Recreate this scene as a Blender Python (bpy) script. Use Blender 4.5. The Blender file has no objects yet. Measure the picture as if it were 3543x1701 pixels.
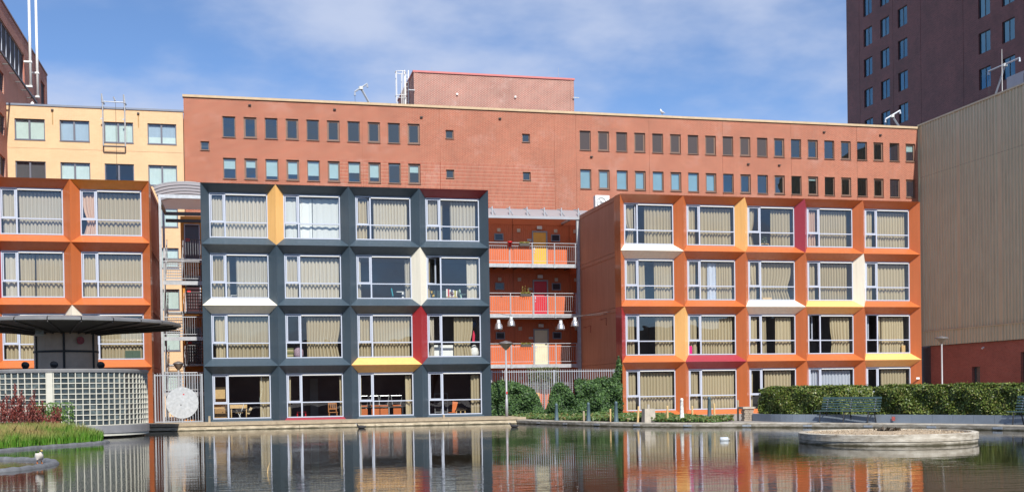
import bpy, bmesh, math, random
import numpy as np
from mathutils import Matrix, Vector

random.seed(11)
rng = np.random.default_rng(11)
rad = math.radians
scene = bpy.context.scene
col = scene.collection

# ------------------------------------------------------------------ camera
CAM = (1.7697, -55.5634, 1.4313)
YAW, PITCH, ROLL = -0.234, -0.013, 0.0156
FPX, CXP, CYP, WP, HP = 3906.73, 1771.08, 1407.55, 3543.0, 1701.0
cam_data = bpy.data.cameras.new('camera')
cam = bpy.data.objects.new('camera', cam_data)
col.objects.link(cam)
rm = Matrix.Rotation(YAW, 3, 'Z') @ Matrix.Rotation(PITCH, 3, 'X') @ Matrix.Rotation(ROLL, 3, 'Y')
bx_, by_, bz_ = rm.col[0], rm.col[2], -rm.col[1]
m4 = Matrix(((bx_[0], by_[0], bz_[0], CAM[0]), (bx_[1], by_[1], bz_[1], CAM[1]), (bx_[2], by_[2], bz_[2], CAM[2]), (0, 0, 0, 1)))
cam.matrix_world = m4
cam_data.sensor_fit = 'HORIZONTAL'
cam_data.sensor_width = 36.0
cam_data.lens = FPX / WP * 36.0
cam_data.shift_x = (WP / 2 - CXP) / WP
cam_data.shift_y = (CYP - HP / 2) / WP
cam_data.clip_start = 0.1
cam_data.clip_end = 5000
scene.camera = cam

# ------------------------------------------------------------------ sky, sun, exposure
SUN_EL, SUN_AZ = rad(42), rad(5)          # azimuth: to the right of the facade normal, camera side
world = bpy.data.worlds.new('World')
scene.world = world
world.use_nodes = True
wt = world.node_tree
wn, wl = wt.nodes, wt.links
bg = wn['Background']
sky = wn.new('ShaderNodeTexSky')
sky.sky_type = 'NISHITA'
sky.sun_disc = False
sky.sun_elevation = SUN_EL
sky.sun_rotation = rad(180) - SUN_AZ
sky.air_density = 0.85
sky.altitude = 1600
sky.dust_density = 0.05
sky.ozone_density = 5.2
tc = wn.new('ShaderNodeTexCoord')
sep = wn.new('ShaderNodeSeparateXYZ'); wl.new(tc.outputs['Generated'], sep.inputs[0])
addz = wn.new('ShaderNodeMath'); addz.operation = 'ADD'; addz.inputs[1].default_value = 0.22; wl.new(sep.outputs[2], addz.inputs[0])
mxz = wn.new('ShaderNodeMath'); mxz.operation = 'MAXIMUM'; mxz.inputs[1].default_value = 0.12; wl.new(addz.outputs[0], mxz.inputs[0])
dx = wn.new('ShaderNodeMath'); dx.operation = 'DIVIDE'; wl.new(sep.outputs[0], dx.inputs[0]); wl.new(mxz.outputs[0], dx.inputs[1])
dy = wn.new('ShaderNodeMath'); dy.operation = 'DIVIDE'; wl.new(sep.outputs[1], dy.inputs[0]); wl.new(mxz.outputs[0], dy.inputs[1])
cmb = wn.new('ShaderNodeCombineXYZ'); wl.new(dx.outputs[0], cmb.inputs[0]); wl.new(dy.outputs[0], cmb.inputs[1]); cmb.inputs[2].default_value = 61.1
nz = wn.new('ShaderNodeTexNoise'); nz.inputs['Scale'].default_value = 1.7; nz.inputs['Detail'].default_value = 6; nz.inputs['Roughness'].default_value = 0.52
wl.new(cmb.outputs[0], nz.inputs['Vector'])
cr = wn.new('ShaderNodeValToRGB'); wl.new(nz.outputs['Fac'], cr.inputs[0])
cr.color_ramp.elements[0].position = 0.40; cr.color_ramp.elements[0].color = (0, 0, 0, 1)
cr.color_ramp.elements[1].position = 0.64; cr.color_ramp.elements[1].color = (0.88, 0.88, 0.88, 1)
cr.color_ramp.interpolation = 'EASE'
mixw = wn.new('ShaderNodeMix'); mixw.data_type = 'RGBA'
wl.new(cr.outputs[0], mixw.inputs['Factor'])
wl.new(sky.outputs[0], mixw.inputs['A'])
mixw.inputs['B'].default_value = (3.65, 4.15, 5.4, 1)
wl.new(mixw.outputs['Result'], bg.inputs['Color'])
bg.inputs['Strength'].default_value = 0.125

sun_d = bpy.data.lights.new('sun', 'SUN')
sun_d.energy = 4.8
sun_d.angle = rad(0.53)
sun_d.color = (1.0, 0.955, 0.88)
sun = bpy.data.objects.new('sun', sun_d)
col.objects.link(sun)
sdir = Vector((math.cos(SUN_EL) * math.sin(SUN_AZ), -math.cos(SUN_EL) * math.cos(SUN_AZ), math.sin(SUN_EL)))
sun.rotation_euler = sdir.to_track_quat('Z', 'Y').to_euler()
sun.location = (0, -60, 60)

scene.render.engine = 'CYCLES'
scene.view_settings.view_transform = 'Standard'
scene.view_settings.look = 'None'
scene.view_settings.exposure = 0.36
scene.view_settings.gamma = 1.0
scene.view_settings.use_curve_mapping = False
scene.cycles.max_bounces = 6
scene.cycles.transparent_max_bounces = 10
scene.cycles.caustics_reflective = False
scene.cycles.caustics_refractive = False

# ------------------------------------------------------------------ materials
MATS = {}
def newmat(name):
    m = bpy.data.materials.new(name)
    m.use_nodes = True
    return m, m.node_tree.nodes, m.node_tree.links, m.node_tree.nodes['Principled BSDF']

def M(name, c, rough=.6, metal=0., var=.08, vs=2., spec=.5, bump=0., bs=25., coat=0., rand=0., detail=4, streak=0.):
    """painted / plain surface: base colour with fine procedural variation"""
    if name in MATS: return MATS[name]
    m, n, l, b = newmat(name)
    b.inputs['Roughness'].default_value = rough
    b.inputs['Metallic'].default_value = metal
    b.inputs['Specular IOR Level'].default_value = spec
    b.inputs['Coat Weight'].default_value = coat
    b.inputs['Coat Roughness'].default_value = .08
    g = n.new('ShaderNodeNewGeometry')
    t = n.new('ShaderNodeTexNoise'); t.inputs['Scale'].default_value = vs; t.inputs['Detail'].default_value = detail; t.inputs['Roughness'].default_value = .65
    l.new(g.outputs['Position'], t.inputs['Vector'])
    mr = n.new('ShaderNodeMapRange'); mr.inputs['From Min'].default_value = .25; mr.inputs['From Max'].default_value = .75
    mr.inputs['To Min'].default_value = 1 - var; mr.inputs['To Max'].default_value = 1 + var
    l.new(t.outputs['Fac'], mr.inputs['Value'])
    val = mr.outputs[0]
    if streak:
        mp = n.new('ShaderNodeMapping'); mp.inputs['Scale'].default_value = (5.5, 5.5, .35); l.new(g.outputs['Position'], mp.inputs[0])
        ts = n.new('ShaderNodeTexNoise'); ts.inputs['Scale'].default_value = 1.; ts.inputs['Detail'].default_value = 6; ts.inputs['Roughness'].default_value = .6; l.new(mp.outputs[0], ts.inputs['Vector'])
        ms_ = n.new('ShaderNodeMapRange'); ms_.inputs['From Min'].default_value = .3; ms_.inputs['From Max'].default_value = .62; ms_.inputs['To Min'].default_value = 1 - streak; ms_.inputs['To Max'].default_value = 1.0
        l.new(ts.outputs['Fac'], ms_.inputs['Value'])
        mu2 = n.new('ShaderNodeMath'); mu2.operation = 'MULTIPLY'; l.new(val, mu2.inputs[0]); l.new(ms_.outputs[0], mu2.inputs[1]); val = mu2.outputs[0]
        rr = n.new('ShaderNodeMapRange'); rr.inputs['From Min'].default_value = .3; rr.inputs['From Max'].default_value = .62; rr.inputs['To Min'].default_value = rough + .2; rr.inputs['To Max'].default_value = rough
        l.new(ts.outputs['Fac'], rr.inputs['Value']); l.new(rr.outputs[0], b.inputs['Roughness'])
    if rand:
        oi = n.new('ShaderNodeObjectInfo')
        m2 = n.new('ShaderNodeMapRange'); m2.inputs['To Min'].default_value = 1 - rand; m2.inputs['To Max'].default_value = 1 + rand
        l.new(oi.outputs['Random'], m2.inputs['Value'])
        mu = n.new('ShaderNodeMath'); mu.operation = 'MULTIPLY'; l.new(val, mu.inputs[0]); l.new(m2.outputs[0], mu.inputs[1]); val = mu.outputs[0]
    sc = n.new('ShaderNodeVectorMath'); sc.operation = 'SCALE'
    sc.inputs[0].default_value = c[:3]
    l.new(val, sc.inputs['Scale'])
    l.new(sc.outputs[0], b.inputs['Base Color'])
    if bump:
        t2 = n.new('ShaderNodeTexNoise'); t2.inputs['Scale'].default_value = bs; t2.inputs['Detail'].default_value = 5
        l.new(g.outputs['Position'], t2.inputs['Vector'])
        bp = n.new('ShaderNodeBump'); bp.inputs['Strength'].default_value = 1; bp.inputs['Distance'].default_value = bump
        l.new(t2.outputs['Fac'], bp.inputs['Height']); l.new(bp.outputs[0], b.inputs['Normal'])
    MATS[name] = m
    return m

def Mbrick(name, c1, c2, mortar, axis='XZ', bw=.21, bh=.065, ms=.011, stain=0., stack=False, rough=.85, cloud=.16):
    if name in MATS: return MATS[name]
    m, n, l, b = newmat(name)
    b.inputs['Roughness'].default_value = rough
    g = n.new('ShaderNodeNewGeometry')
    sp = n.new('ShaderNodeSeparateXYZ'); l.new(g.outputs['Position'], sp.inputs[0])
    cb = n.new('ShaderNodeCombineXYZ')
    l.new(sp.outputs[0 if axis == 'XZ' else 1], cb.inputs[0]); l.new(sp.outputs[2], cb.inputs[1])
    br = n.new('ShaderNodeTexBrick')
    br.inputs['Scale'].default_value = 1
    br.inputs['Color1'].default_value = (*c1, 1); br.inputs['Color2'].default_value = (*c2, 1); br.inputs['Mortar'].default_value = (*mortar, 1)
    br.inputs['Brick Width'].default_value = bw; br.inputs['Row Height'].default_value = bh
    br.inputs['Mortar Size'].default_value = ms; br.inputs['Mortar Smooth'].default_value = .1; br.inputs['Bias'].default_value = 0
    if stack: br.offset = 0.0
    l.new(cb.outputs[0], br.inputs['Vector'])
    t = n.new('ShaderNodeTexNoise'); t.inputs['Scale'].default_value = .45; t.inputs['Detail'].default_value = 8; t.inputs['Roughness'].default_value = .65
    l.new(g.outputs['Position'], t.inputs['Vector'])
    mr = n.new('ShaderNodeMapRange'); mr.inputs['From Min'].default_value = .3; mr.inputs['From Max'].default_value = .7
    mr.inputs['To Min'].default_value = 1 - cloud; mr.inputs['To Max'].default_value = 1 + cloud
    l.new(t.outputs['Fac'], mr.inputs['Value'])
    sc = n.new('ShaderNodeVectorMath'); sc.operation = 'SCALE'
    l.new(br.outputs['Color'], sc.inputs[0]); l.new(mr.outputs[0], sc.inputs['Scale'])
    outc = sc.outputs[0]
    if stain:
        t3 = n.new('ShaderNodeTexNoise'); t3.inputs['Scale'].default_value = .32; t3.inputs['Detail'].default_value = 9; t3.inputs['Roughness'].default_value = .72
        l.new(g.outputs['Position'], t3.inputs['Vector'])
        r3 = n.new('ShaderNodeValToRGB'); r3.color_ramp.elements[0].position = .54; r3.color_ramp.elements[1].position = .74
        r3.color_ramp.elements[1].color = (stain, stain, stain, 1)
        l.new(t3.outputs['Fac'], r3.inputs[0])
        mx = n.new('ShaderNodeMix'); mx.data_type = 'RGBA'
        l.new(r3.outputs[0], mx.inputs['Factor']); l.new(outc, mx.inputs['A']); mx.inputs['B'].default_value = (.72, .60, .55, 1)
        outc = mx.outputs['Result']
    l.new(outc, b.inputs['Base Color'])
    bp = n.new('ShaderNodeBump'); bp.inputs['Strength'].default_value = .6; bp.inputs['Distance'].default_value = .008; bp.invert = True
    l.new(br.outputs['Fac'], bp.inputs['Height']); l.new(bp.outputs[0], b.inputs['Normal'])
    MATS[name] = m
    return m

def Mglass(name, tint=(.93, .95, .94), refl=1.75, rough=0.0, wob=.0, gcol=(.95, .97, 1)):
    if name in MATS: return MATS[name]
    m = bpy.data.materials.new(name); m.use_nodes = True
    n, l = m.node_tree.nodes, m.node_tree.links
    n.remove(n['Principled BSDF'])
    out = n['Material Output']
    tr = n.new('ShaderNodeBsdfTransparent'); tr.inputs[0].default_value = (*tint, 1)
    gl = n.new('ShaderNodeBsdfGlossy'); gl.inputs['Roughness'].default_value = rough; gl.inputs['Color'].default_value = (*gcol, 1)
    lw = n.new('ShaderNodeLayerWeight'); lw.inputs['Blend'].default_value = .5
    pw = n.new('ShaderNodeMath'); pw.operation = 'POWER'; l.new(lw.outputs['Facing'], pw.inputs[0]); pw.inputs[1].default_value = 5
    r0 = 2 * ((refl - 1) / (refl + 1)) ** 2          # two surfaces
    fr = n.new('ShaderNodeMath'); fr.operation = 'MULTIPLY_ADD'; l.new(pw.outputs[0], fr.inputs[0]); fr.inputs[1].default_value = 1 - r0; fr.inputs[2].default_value = r0
    mx = n.new('ShaderNodeMixShader')
    if wob:
        g = n.new('ShaderNodeNewGeometry'); t = n.new('ShaderNodeTexNoise'); t.inputs['Scale'].default_value = .9; t.inputs['Detail'].default_value = 1
        l.new(g.outputs['Position'], t.inputs['Vector'])
        bp = n.new('ShaderNodeBump'); bp.inputs['Distance'].default_value = wob; l.new(t.outputs['Fac'], bp.inputs['Height'])
        l.new(bp.outputs[0], gl.inputs['Normal'])
    l.new(fr.outputs[0], mx.inputs[0]); l.new(tr.outputs[0], mx.inputs[1]); l.new(gl.outputs[0], mx.inputs[2])
    l.new(mx.outputs[0], out.inputs['Surface'])
    MATS[name] = m
    return m

def Mleaf(name, cols, rough=.5, transl=.25, zgrad=None):
    """foliage: colour differs from leaf to leaf (random per island)"""
    if name in MATS: return MATS[name]
    m = bpy.data.materials.new(name); m.use_nodes = True
    n, l = m.node_tree.nodes, m.node_tree.links
    b = n['Principled BSDF']; out = n['Material Output']
    g = n.new('ShaderNodeNewGeometry')
    r = n.new('ShaderNodeValToRGB'); r.color_ramp.interpolation = 'LINEAR'
    e = r.color_ramp.elements
    while len(e) < len(cols): e.new(.5)
    for i, c in enumerate(cols):
        e[i].position = i / max(1, len(cols) - 1); e[i].color = (*c, 1)
    l.new(g.outputs['Random Per Island'], r.inputs[0])
    cout = r.outputs[0]
    if zgrad:
        z0, z1, tip = zgrad
        sp = n.new('ShaderNodeSeparateXYZ'); l.new(g.outputs['Position'], sp.inputs[0])
        t = n.new('ShaderNodeTexNoise'); t.inputs['Scale'].default_value = 1.1; l.new(g.outputs['Position'], t.inputs['Vector'])
        mr = n.new('ShaderNodeMapRange'); mr.inputs['From Min'].default_value = z0; mr.inputs['From Max'].default_value = z1
        l.new(sp.outputs[2], mr.inputs['Value'])
        m2 = n.new('ShaderNodeMapRange'); m2.inputs['From Min'].default_value = .35; m2.inputs['From Max'].default_value = .6
        l.new(t.outputs['Fac'], m2.inputs['Value'])
        mu = n.new('ShaderNodeMath'); mu.operation = 'MULTIPLY'; l.new(mr.outputs[0], mu.inputs[0]); l.new(m2.outputs[0], mu.inputs[1])
        mx = n.new('ShaderNodeMix'); mx.data_type = 'RGBA'; l.new(mu.outputs[0], mx.inputs['Factor']); l.new(cout, mx.inputs['A']); mx.inputs['B'].default_value = (*tip, 1)
        cout = mx.outputs['Result']
    l.new(cout, b.inputs['Base Color']); b.inputs['Roughness'].default_value = rough
    tl = n.new('ShaderNodeBsdfTranslucent'); l.new(cout, tl.inputs[0])
    ms = n.new('ShaderNodeMixShader'); ms.inputs[0].default_value = transl
    l.new(b.outputs[0], ms.inputs[1]); l.new(tl.outputs[0], ms.inputs[2]); l.new(ms.outputs[0], out.inputs['Surface'])
    MATS[name] = m
    return m

def Mcloth(name, c, transl=.2):
    if name in MATS: return MATS[name]
    m = bpy.data.materials.new(name); m.use_nodes = True
    n, l = m.node_tree.nodes, m.node_tree.links
    b = n['Principled BSDF']; out = n['Material Output']
    b.inputs['Roughness'].default_value = .95; b.inputs['Specular IOR Level'].default_value = .1
    oi = n.new('ShaderNodeObjectInfo'); mr = n.new('ShaderNodeMapRange'); mr.inputs['To Min'].default_value = .86; mr.inputs['To Max'].default_value = 1.1
    l.new(oi.outputs['Random'], mr.inputs['Value'])
    sc = n.new('ShaderNodeVectorMath'); sc.operation = 'SCALE'; sc.inputs[0].default_value = c; l.new(mr.outputs[0], sc.inputs['Scale'])
    l.new(sc.outputs[0], b.inputs['Base Color'])
    tl = n.new('ShaderNodeBsdfTranslucent'); l.new(sc.outputs[0], tl.inputs[0])
    ms = n.new('ShaderNodeMixShader'); ms.inputs[0].default_value = transl
    l.new(b.outputs[0], ms.inputs[1]); l.new(tl.outputs[0], ms.inputs[2]); l.new(ms.outputs[0], out.inputs['Surface'])
    MATS[name] = m
    return m

ORANGE = M('orange_panel', (.53, .142, .040), rough=.34, var=.05, vs=.7, streak=.10, rand=.035, coat=.25)
SLATE = M('slate_panel', (.050, .076, .100), rough=.36, var=.06, vs=.7, streak=.10, rand=.035, coat=.2)
YELLOW = M('yellow_panel', (.90, .50, .165), rough=.36, var=.04, vs=.7, streak=.10, rand=.035, coat=.2)
AMBER = M('amber_panel', (.78, .33, .05), rough=.36, var=.04, vs=.7, streak=.10, rand=.035, coat=.2)
CREAM = M('cream_panel', (.90, .84, .69), rough=.36, var=.04, vs=.7, streak=.10, rand=.035, coat=.2)
RED = M('red_panel', (.36, .026, .03), rough=.34, var=.05, vs=.7, streak=.10, rand=.035, coat=.25)
CRIMSON = M('crimson_panel', (.33, .035, .055), rough=.34, var=.05, vs=.7, streak=.10, rand=.035, coat=.25)
ALU = M('pale_aluminium', (.44, .48, .57), rough=.38, var=.03)
GALV = M('galvanised_steel', (.46, .48, .50), rough=.42, metal=.35, var=.2, vs=6)
DKSTEEL = M('dark_steel', (.09, .085, .085), rough=.5, metal=.2, var=.15, vs=6)
SIDE = M('container_side', (.52, .225, .13), streak=.08, rough=.6, var=.05, vs=.8)
SIDEL = M('container_side_red', (.36, .10, .06), rough=.6, var=.07, vs=.8, spec=.25)
BLACK = M('black_rubber', (.015, .015, .016), rough=.6)
WHITE = M('white_paint', (.78, .78, .76), rough=.5, var=.03)
BRICK = Mbrick('red_brick', (.375, .092, .050), (.285, .068, .038), (.44, .265, .18), bw=.24, bh=.08, ms=.013, stain=.16, cloud=.11)
BRICKS = Mbrick('red_brick_stack', (.37, .09, .052), (.29, .07, .041), (.46, .29, .20), bw=.09, bh=.26, ms=.013, stack=True, stain=.26, cloud=.10)
BRICKX = Mbrick('red_brick_side', (.34, .09, .06), (.28, .075, .052), (.36, .22, .17), axis='YZ')
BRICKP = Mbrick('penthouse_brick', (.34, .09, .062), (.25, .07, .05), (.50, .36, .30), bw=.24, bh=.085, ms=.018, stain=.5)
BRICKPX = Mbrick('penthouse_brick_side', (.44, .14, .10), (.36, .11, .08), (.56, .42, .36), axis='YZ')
YBRICK = Mbrick('yellow_brick', (.70, .45, .24), (.64, .40, .205), (.70, .54, .36), cloud=.07)
YBRICKX = Mbrick('yellow_brick_side', (.66, .40, .17), (.60, .35, .14), (.62, .46, .28), axis='YZ', cloud=.07)
TBRICK = Mbrick('purple_brick', (.150, .040, .038), (.085, .023, .022), (.22, .10, .09), axis='YZ', bw=.26, bh=.09, ms=.012, cloud=.3, rough=.55)
PLINTH = Mbrick('plinth_brick', (.34, .085, .06), (.25, .06, .045), (.30, .16, .13), axis='YZ', bw=.24, bh=.085, ms=.014)
COPING = M('sandstone_coping', (.50, .38, .24), rough=.8, var=.12, vs=3)
BRFRAME = M('brown_window_frame', (.17, .10, .07), rough=.5)
GRFRAME = M('grey_window_frame', (.13, .135, .17), rough=.45)
DARKROOM = M('dark_interior', (.05, .05, .05), rough=.9)
ROOM = M('room_wall', (.30, .30, .32), rough=.9)
ROOMD = M('room_wall_maroon', (.20, .11, .115), rough=.9)
GLASS = Mglass('window_glass', refl=1.55, wob=.004)
GLASS2 = Mglass('office_glass', tint=(.70, .80, .82), refl=1.85, wob=.01, gcol=(.85, .97, 1.0))
GLASS4 = Mglass('dark_strip_glass', tint=(.3, .33, .35), refl=1.5, wob=.01)
GLASS3 = Mglass('tower_glass', tint=(.45, .55, .62), refl=2.3, wob=.01, gcol=(.32, .60, .78))
BEIGE = Mcloth('beige_curtain', (.55, .46, .31))
LINEN = Mcloth('pale_curtain', (.62, .56, .46))
PINK = Mcloth('pinkish_curtain', (.70, .48, .36))
WHITEC = Mcloth('white_curtain', (.84, .85, .82))
BLUEC = Mcloth('bluish_white_curtain', (.62, .66, .76))
BLIND = M('white_blind', (.66, .74, .70), rough=.8)
BLINDD = M('dark_screen_blind', (.058, .047, .05), rough=.8, var=.15, vs=20)
BLINDP = M('pale_blue_blind', (.36, .47, .50), rough=.7)
CONC = M('concrete', (.42, .38, .32), rough=.9, var=.25, vs=4, bump=.004)
CONCW = M('weathered_concrete', (.50, .45, .36), rough=.9, var=.32, vs=5, bump=.006)
PAVE = M('paving', (.30, .27, .24), rough=.9, var=.2, vs=3)
TIMBER = M('weathered_timber', (.36, .29, .20), rough=.85, var=.25, vs=5)
LINER = M('grey_pond_liner', (.13, .135, .145), rough=.7, var=.35, vs=5, bump=.01, bs=7)
HALLM = M('olive_cladding', (.53, .51, .36), streak=.14, rough=.5, var=.06, vs=.6)
SOIL = M('soil', (.09, .065, .045), rough=.95, var=.3, vs=6)
BENCHG = M('bench_green_paint', (.065, .115, .12), rough=.45, var=.12, vs=8)
BOLL = M('bollard_blue_paint', (.07, .115, .135), rough=.5, var=.1, vs=8)
WOOD = M('pale_wood', (.55, .36, .16), rough=.6, var=.15, vs=8)
STAKE = M('stake_wood', (.60, .42, .20), rough=.8, var=.2, vs=9)
EDGE = M('steel_edging', (.21, .25, .30), rough=.55, var=.12, vs=2)
ZINC = M('spangled_zinc', (.50, .52, .53), rough=.42, metal=.3, var=.22, vs=7)
GBARS = M('galvanised_bars', (.36, .38, .41), rough=.45, metal=.15, var=.08)

def tide_mat(name='island_concrete', k=1., warm=(1, 1, 1)):
    if name in MATS: return MATS[name]
    m, n, l, b = newmat(name); MATS[name] = m; b.inputs['Roughness'].default_value = .9
    g = n.new('ShaderNodeNewGeometry'); sp = n.new('ShaderNodeSeparateXYZ'); l.new(g.outputs['Position'], sp.inputs[0])
    mp = n.new('ShaderNodeMapping'); mp.inputs['Scale'].default_value = (1, 1, 3.5); l.new(g.outputs['Position'], mp.inputs[0])
    t = n.new('ShaderNodeTexNoise'); t.inputs['Scale'].default_value = 2.6; t.inputs['Detail'].default_value = 9; t.inputs['Roughness'].default_value = .7; l.new(mp.outputs[0], t.inputs['Vector'])
    r = n.new('ShaderNodeValToRGB'); e = r.color_ramp.elements; e[0].position = .3; e[0].color = (.20 * k, .165 * k, .12 * k, 1); e[1].position = .68; e[1].color = (.60 * k, .56 * k * warm[1], .48 * k * warm[2], 1); e.new(.5).color = (.42 * k, .38 * k * warm[1], .31 * k * warm[2], 1)
    l.new(t.outputs['Fac'], r.inputs[0])
    ad = n.new('ShaderNodeMath'); ad.operation = 'MULTIPLY_ADD'; l.new(t.outputs['Fac'], ad.inputs[0]); ad.inputs[1].default_value = .10; l.new(sp.outputs[2], ad.inputs[2])
    mr = n.new('ShaderNodeMapRange'); mr.inputs['From Min'].default_value = .03; mr.inputs['From Max'].default_value = .095; l.new(ad.outputs[0], mr.inputs['Value'])
    mx = n.new('ShaderNodeMix'); mx.data_type = 'RGBA'; l.new(mr.outputs[0], mx.inputs['Factor']); mx.inputs['A'].default_value = (.055, .048, .025, 1); l.new(r.outputs[0], mx.inputs['B'])
    l.new(mx.outputs['Result'], b.inputs['Base Color'])
    bp = n.new('ShaderNodeBump'); bp.inputs['Distance'].default_value = .01; l.new(t.outputs['Fac'], bp.inputs['Height']); l.new(bp.outputs[0], b.inputs['Normal'])
    return m

# ------------------------------------------------------------------ scene helpers
def wmat(o):
    if o is None: return Matrix()
    return wmat(o.parent) @ o.matrix_parent_inverse @ o.matrix_basis if o.parent else o.matrix_basis.copy()

def adopt(o, parent, local=False):
    if parent is None: return o
    o.parent = parent
    o.matrix_parent_inverse = Matrix() if local else wmat(parent).inverted()
    return o

def link(name, data, parent=None, mat=None, loc=(0, 0, 0), scale=(1, 1, 1), rot=(0, 0, 0), local=False):
    o = bpy.data.objects.new(name, data)
    col.objects.link(o)
    o.location = loc; o.scale = scale; o.rotation_euler = rot
    if mat is not None and data is not None and not data.materials:
        data.materials.append(mat)
    return adopt(o, parent, local)

def tag(o, label=None, cat=None, group=None, kind=None):
    if label: o['label'] = label
    if cat: o['category'] = cat
    if group: o['group'] = group
    if kind: o['kind'] = kind
    return o

def thing(name, label, cat, loc=(0, 0, 0), group=None, rz=0.):
    o = bpy.data.objects.new(name, None)
    o.empty_display_size = .2
    col.objects.link(o)
    o.location = loc; o.rotation_euler = (0, 0, rz)
    return tag(o, label, cat, group)

class MB:
    def __init__(s): s.v = []; s.f = []
    def add(s, vs, fs):
        n = len(s.v); s.v += [tuple(v) for v in vs]; s.f += [tuple(i + n for i in f) for f in fs]; return s
    def quad(s, *p): return s.add(p, [(0, 1, 2, 3)])
    def box(s, x0, x1, y0, y1, z0, z1):
        return s.add([(x0, y0, z0), (x1, y0, z0), (x1, y1, z0), (x0, y1, z0), (x0, y0, z1), (x1, y0, z1), (x1, y1, z1), (x0, y1, z1)],
                     [(0, 3, 2, 1), (4, 5, 6, 7), (0, 1, 5, 4), (1, 2, 6, 5), (2, 3, 7, 6), (3, 0, 4, 7)])
    def tube(s, pts, r, n=8, cap=True):
        pts = [Vector(p) for p in pts]; rs = r if isinstance(r, (list, tuple)) else [r] * len(pts)
        rings = []; up = None
        for i, p in enumerate(pts):
            t = (pts[min(i + 1, len(pts) - 1)] - pts[max(i - 1, 0)])
            if t.length < 1e-9: t = Vector((0, 0, 1))
            t.normalize()
            a = Vector((0, 0, 1)) if abs(t.z) < .95 else Vector((1, 0, 0))
            u = t.cross(a).normalized(); w = t.cross(u).normalized()
            rings.append([p + (u * math.cos(2 * math.pi * k / n) + w * math.sin(2 * math.pi * k / n)) * rs[i] for k in range(n)])
        vs = [v for rr in rings for v in rr]; fs = []
        for i in range(len(pts) - 1):
            for k in range(n):
                fs.append((i * n + k, i * n + (k + 1) % n, (i + 1) * n + (k + 1) % n, (i + 1) * n + k))
        if cap:
            fs.append(tuple(range(n))[::-1]); fs.append(tuple((len(pts) - 1) * n + k for k in range(n)))
        return s.add(vs, fs)
    def lathe(s, prof, c=(0, 0), n=32, a0=0., a1=2 * math.pi):
        full = abs(a1 - a0 - 2 * math.pi) < 1e-6
        m = n if full else n + 1
        vs = []; fs = []
        for (r, z) in prof:
            for k in range(m):
                a = a0 + (a1 - a0) * k / n
                vs.append((c[0] + r * math.cos(a), c[1] + r * math.sin(a), z))
        for i in range(len(prof) - 1):
            for k in range(n):
                k2 = (k + 1) % m
                fs.append((i * m + k, i * m + k2, (i + 1) * m + k2, (i + 1) * m + k))
        return s.add(vs, fs)
    def prism(s, poly, z0, z1):
        n = len(poly)
        vs = [(x, y, z0) for x, y in poly] + [(x, y, z1) for x, y in poly]
        fs = [tuple(range(n))[::-1], tuple(range(n, 2 * n))] + [(i, (i + 1) % n, n + (i + 1) % n, n + i) for i in range(n)]
        return s.add(vs, fs)
    def mesh(s, name, smooth=False, mat=None):
        me = bpy.data.meshes.new(name)
        me.from_pydata(s.v, [], s.f); me.validate(); me.update()
        if smooth: me.polygons.foreach_set('use_smooth', [True] * len(me.polygons))
        if mat: me.materials.append(mat)
        return me
    def build(s, name, mat, parent=None, smooth=False, loc=(0, 0, 0), rot=(0, 0, 0), local=False):
        return link(name, s.mesh(name, smooth, mat), parent, None, loc, (1, 1, 1), rot, local)

UNIT = {}
def unit(mat, kind='box'):
    k = (mat.name, kind)
    if k not in UNIT:
        b = MB()
        if kind == 'box': b.box(-.5, .5, -.5, .5, -.5, .5)
        elif kind == 'rod': b.tube([(0, 0, -.5), (0, 0, .5)], .5, 8)
        UNIT[k] = b.mesh('unit_' + kind, kind == 'rod' and False, mat)
    return UNIT[k]

def box(name, mat, parent, x0, x1, y0, y1, z0, z1, local=False, rot=(0, 0, 0)):
    return link(name, unit(mat), parent, None, ((x0 + x1) / 2, (y0 + y1) / 2, (z0 + z1) / 2), (abs(x1 - x0), abs(y1 - y0), abs(z1 - z0)), rot, local)

def rod(name, mat, parent, p0, p1, r, local=False):
    p0, p1 = Vector(p0), Vector(p1); d = p1 - p0
    o = link(name, unit(mat, 'rod'), None, None, (p0 + p1) / 2, (2 * r, 2 * r, d.length))
    o.rotation_euler = d.to_track_quat('Z', 'Y').to_euler()
    return adopt(o, parent, local)

def struct(o): o['kind'] = 'structure'; return o

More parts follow.
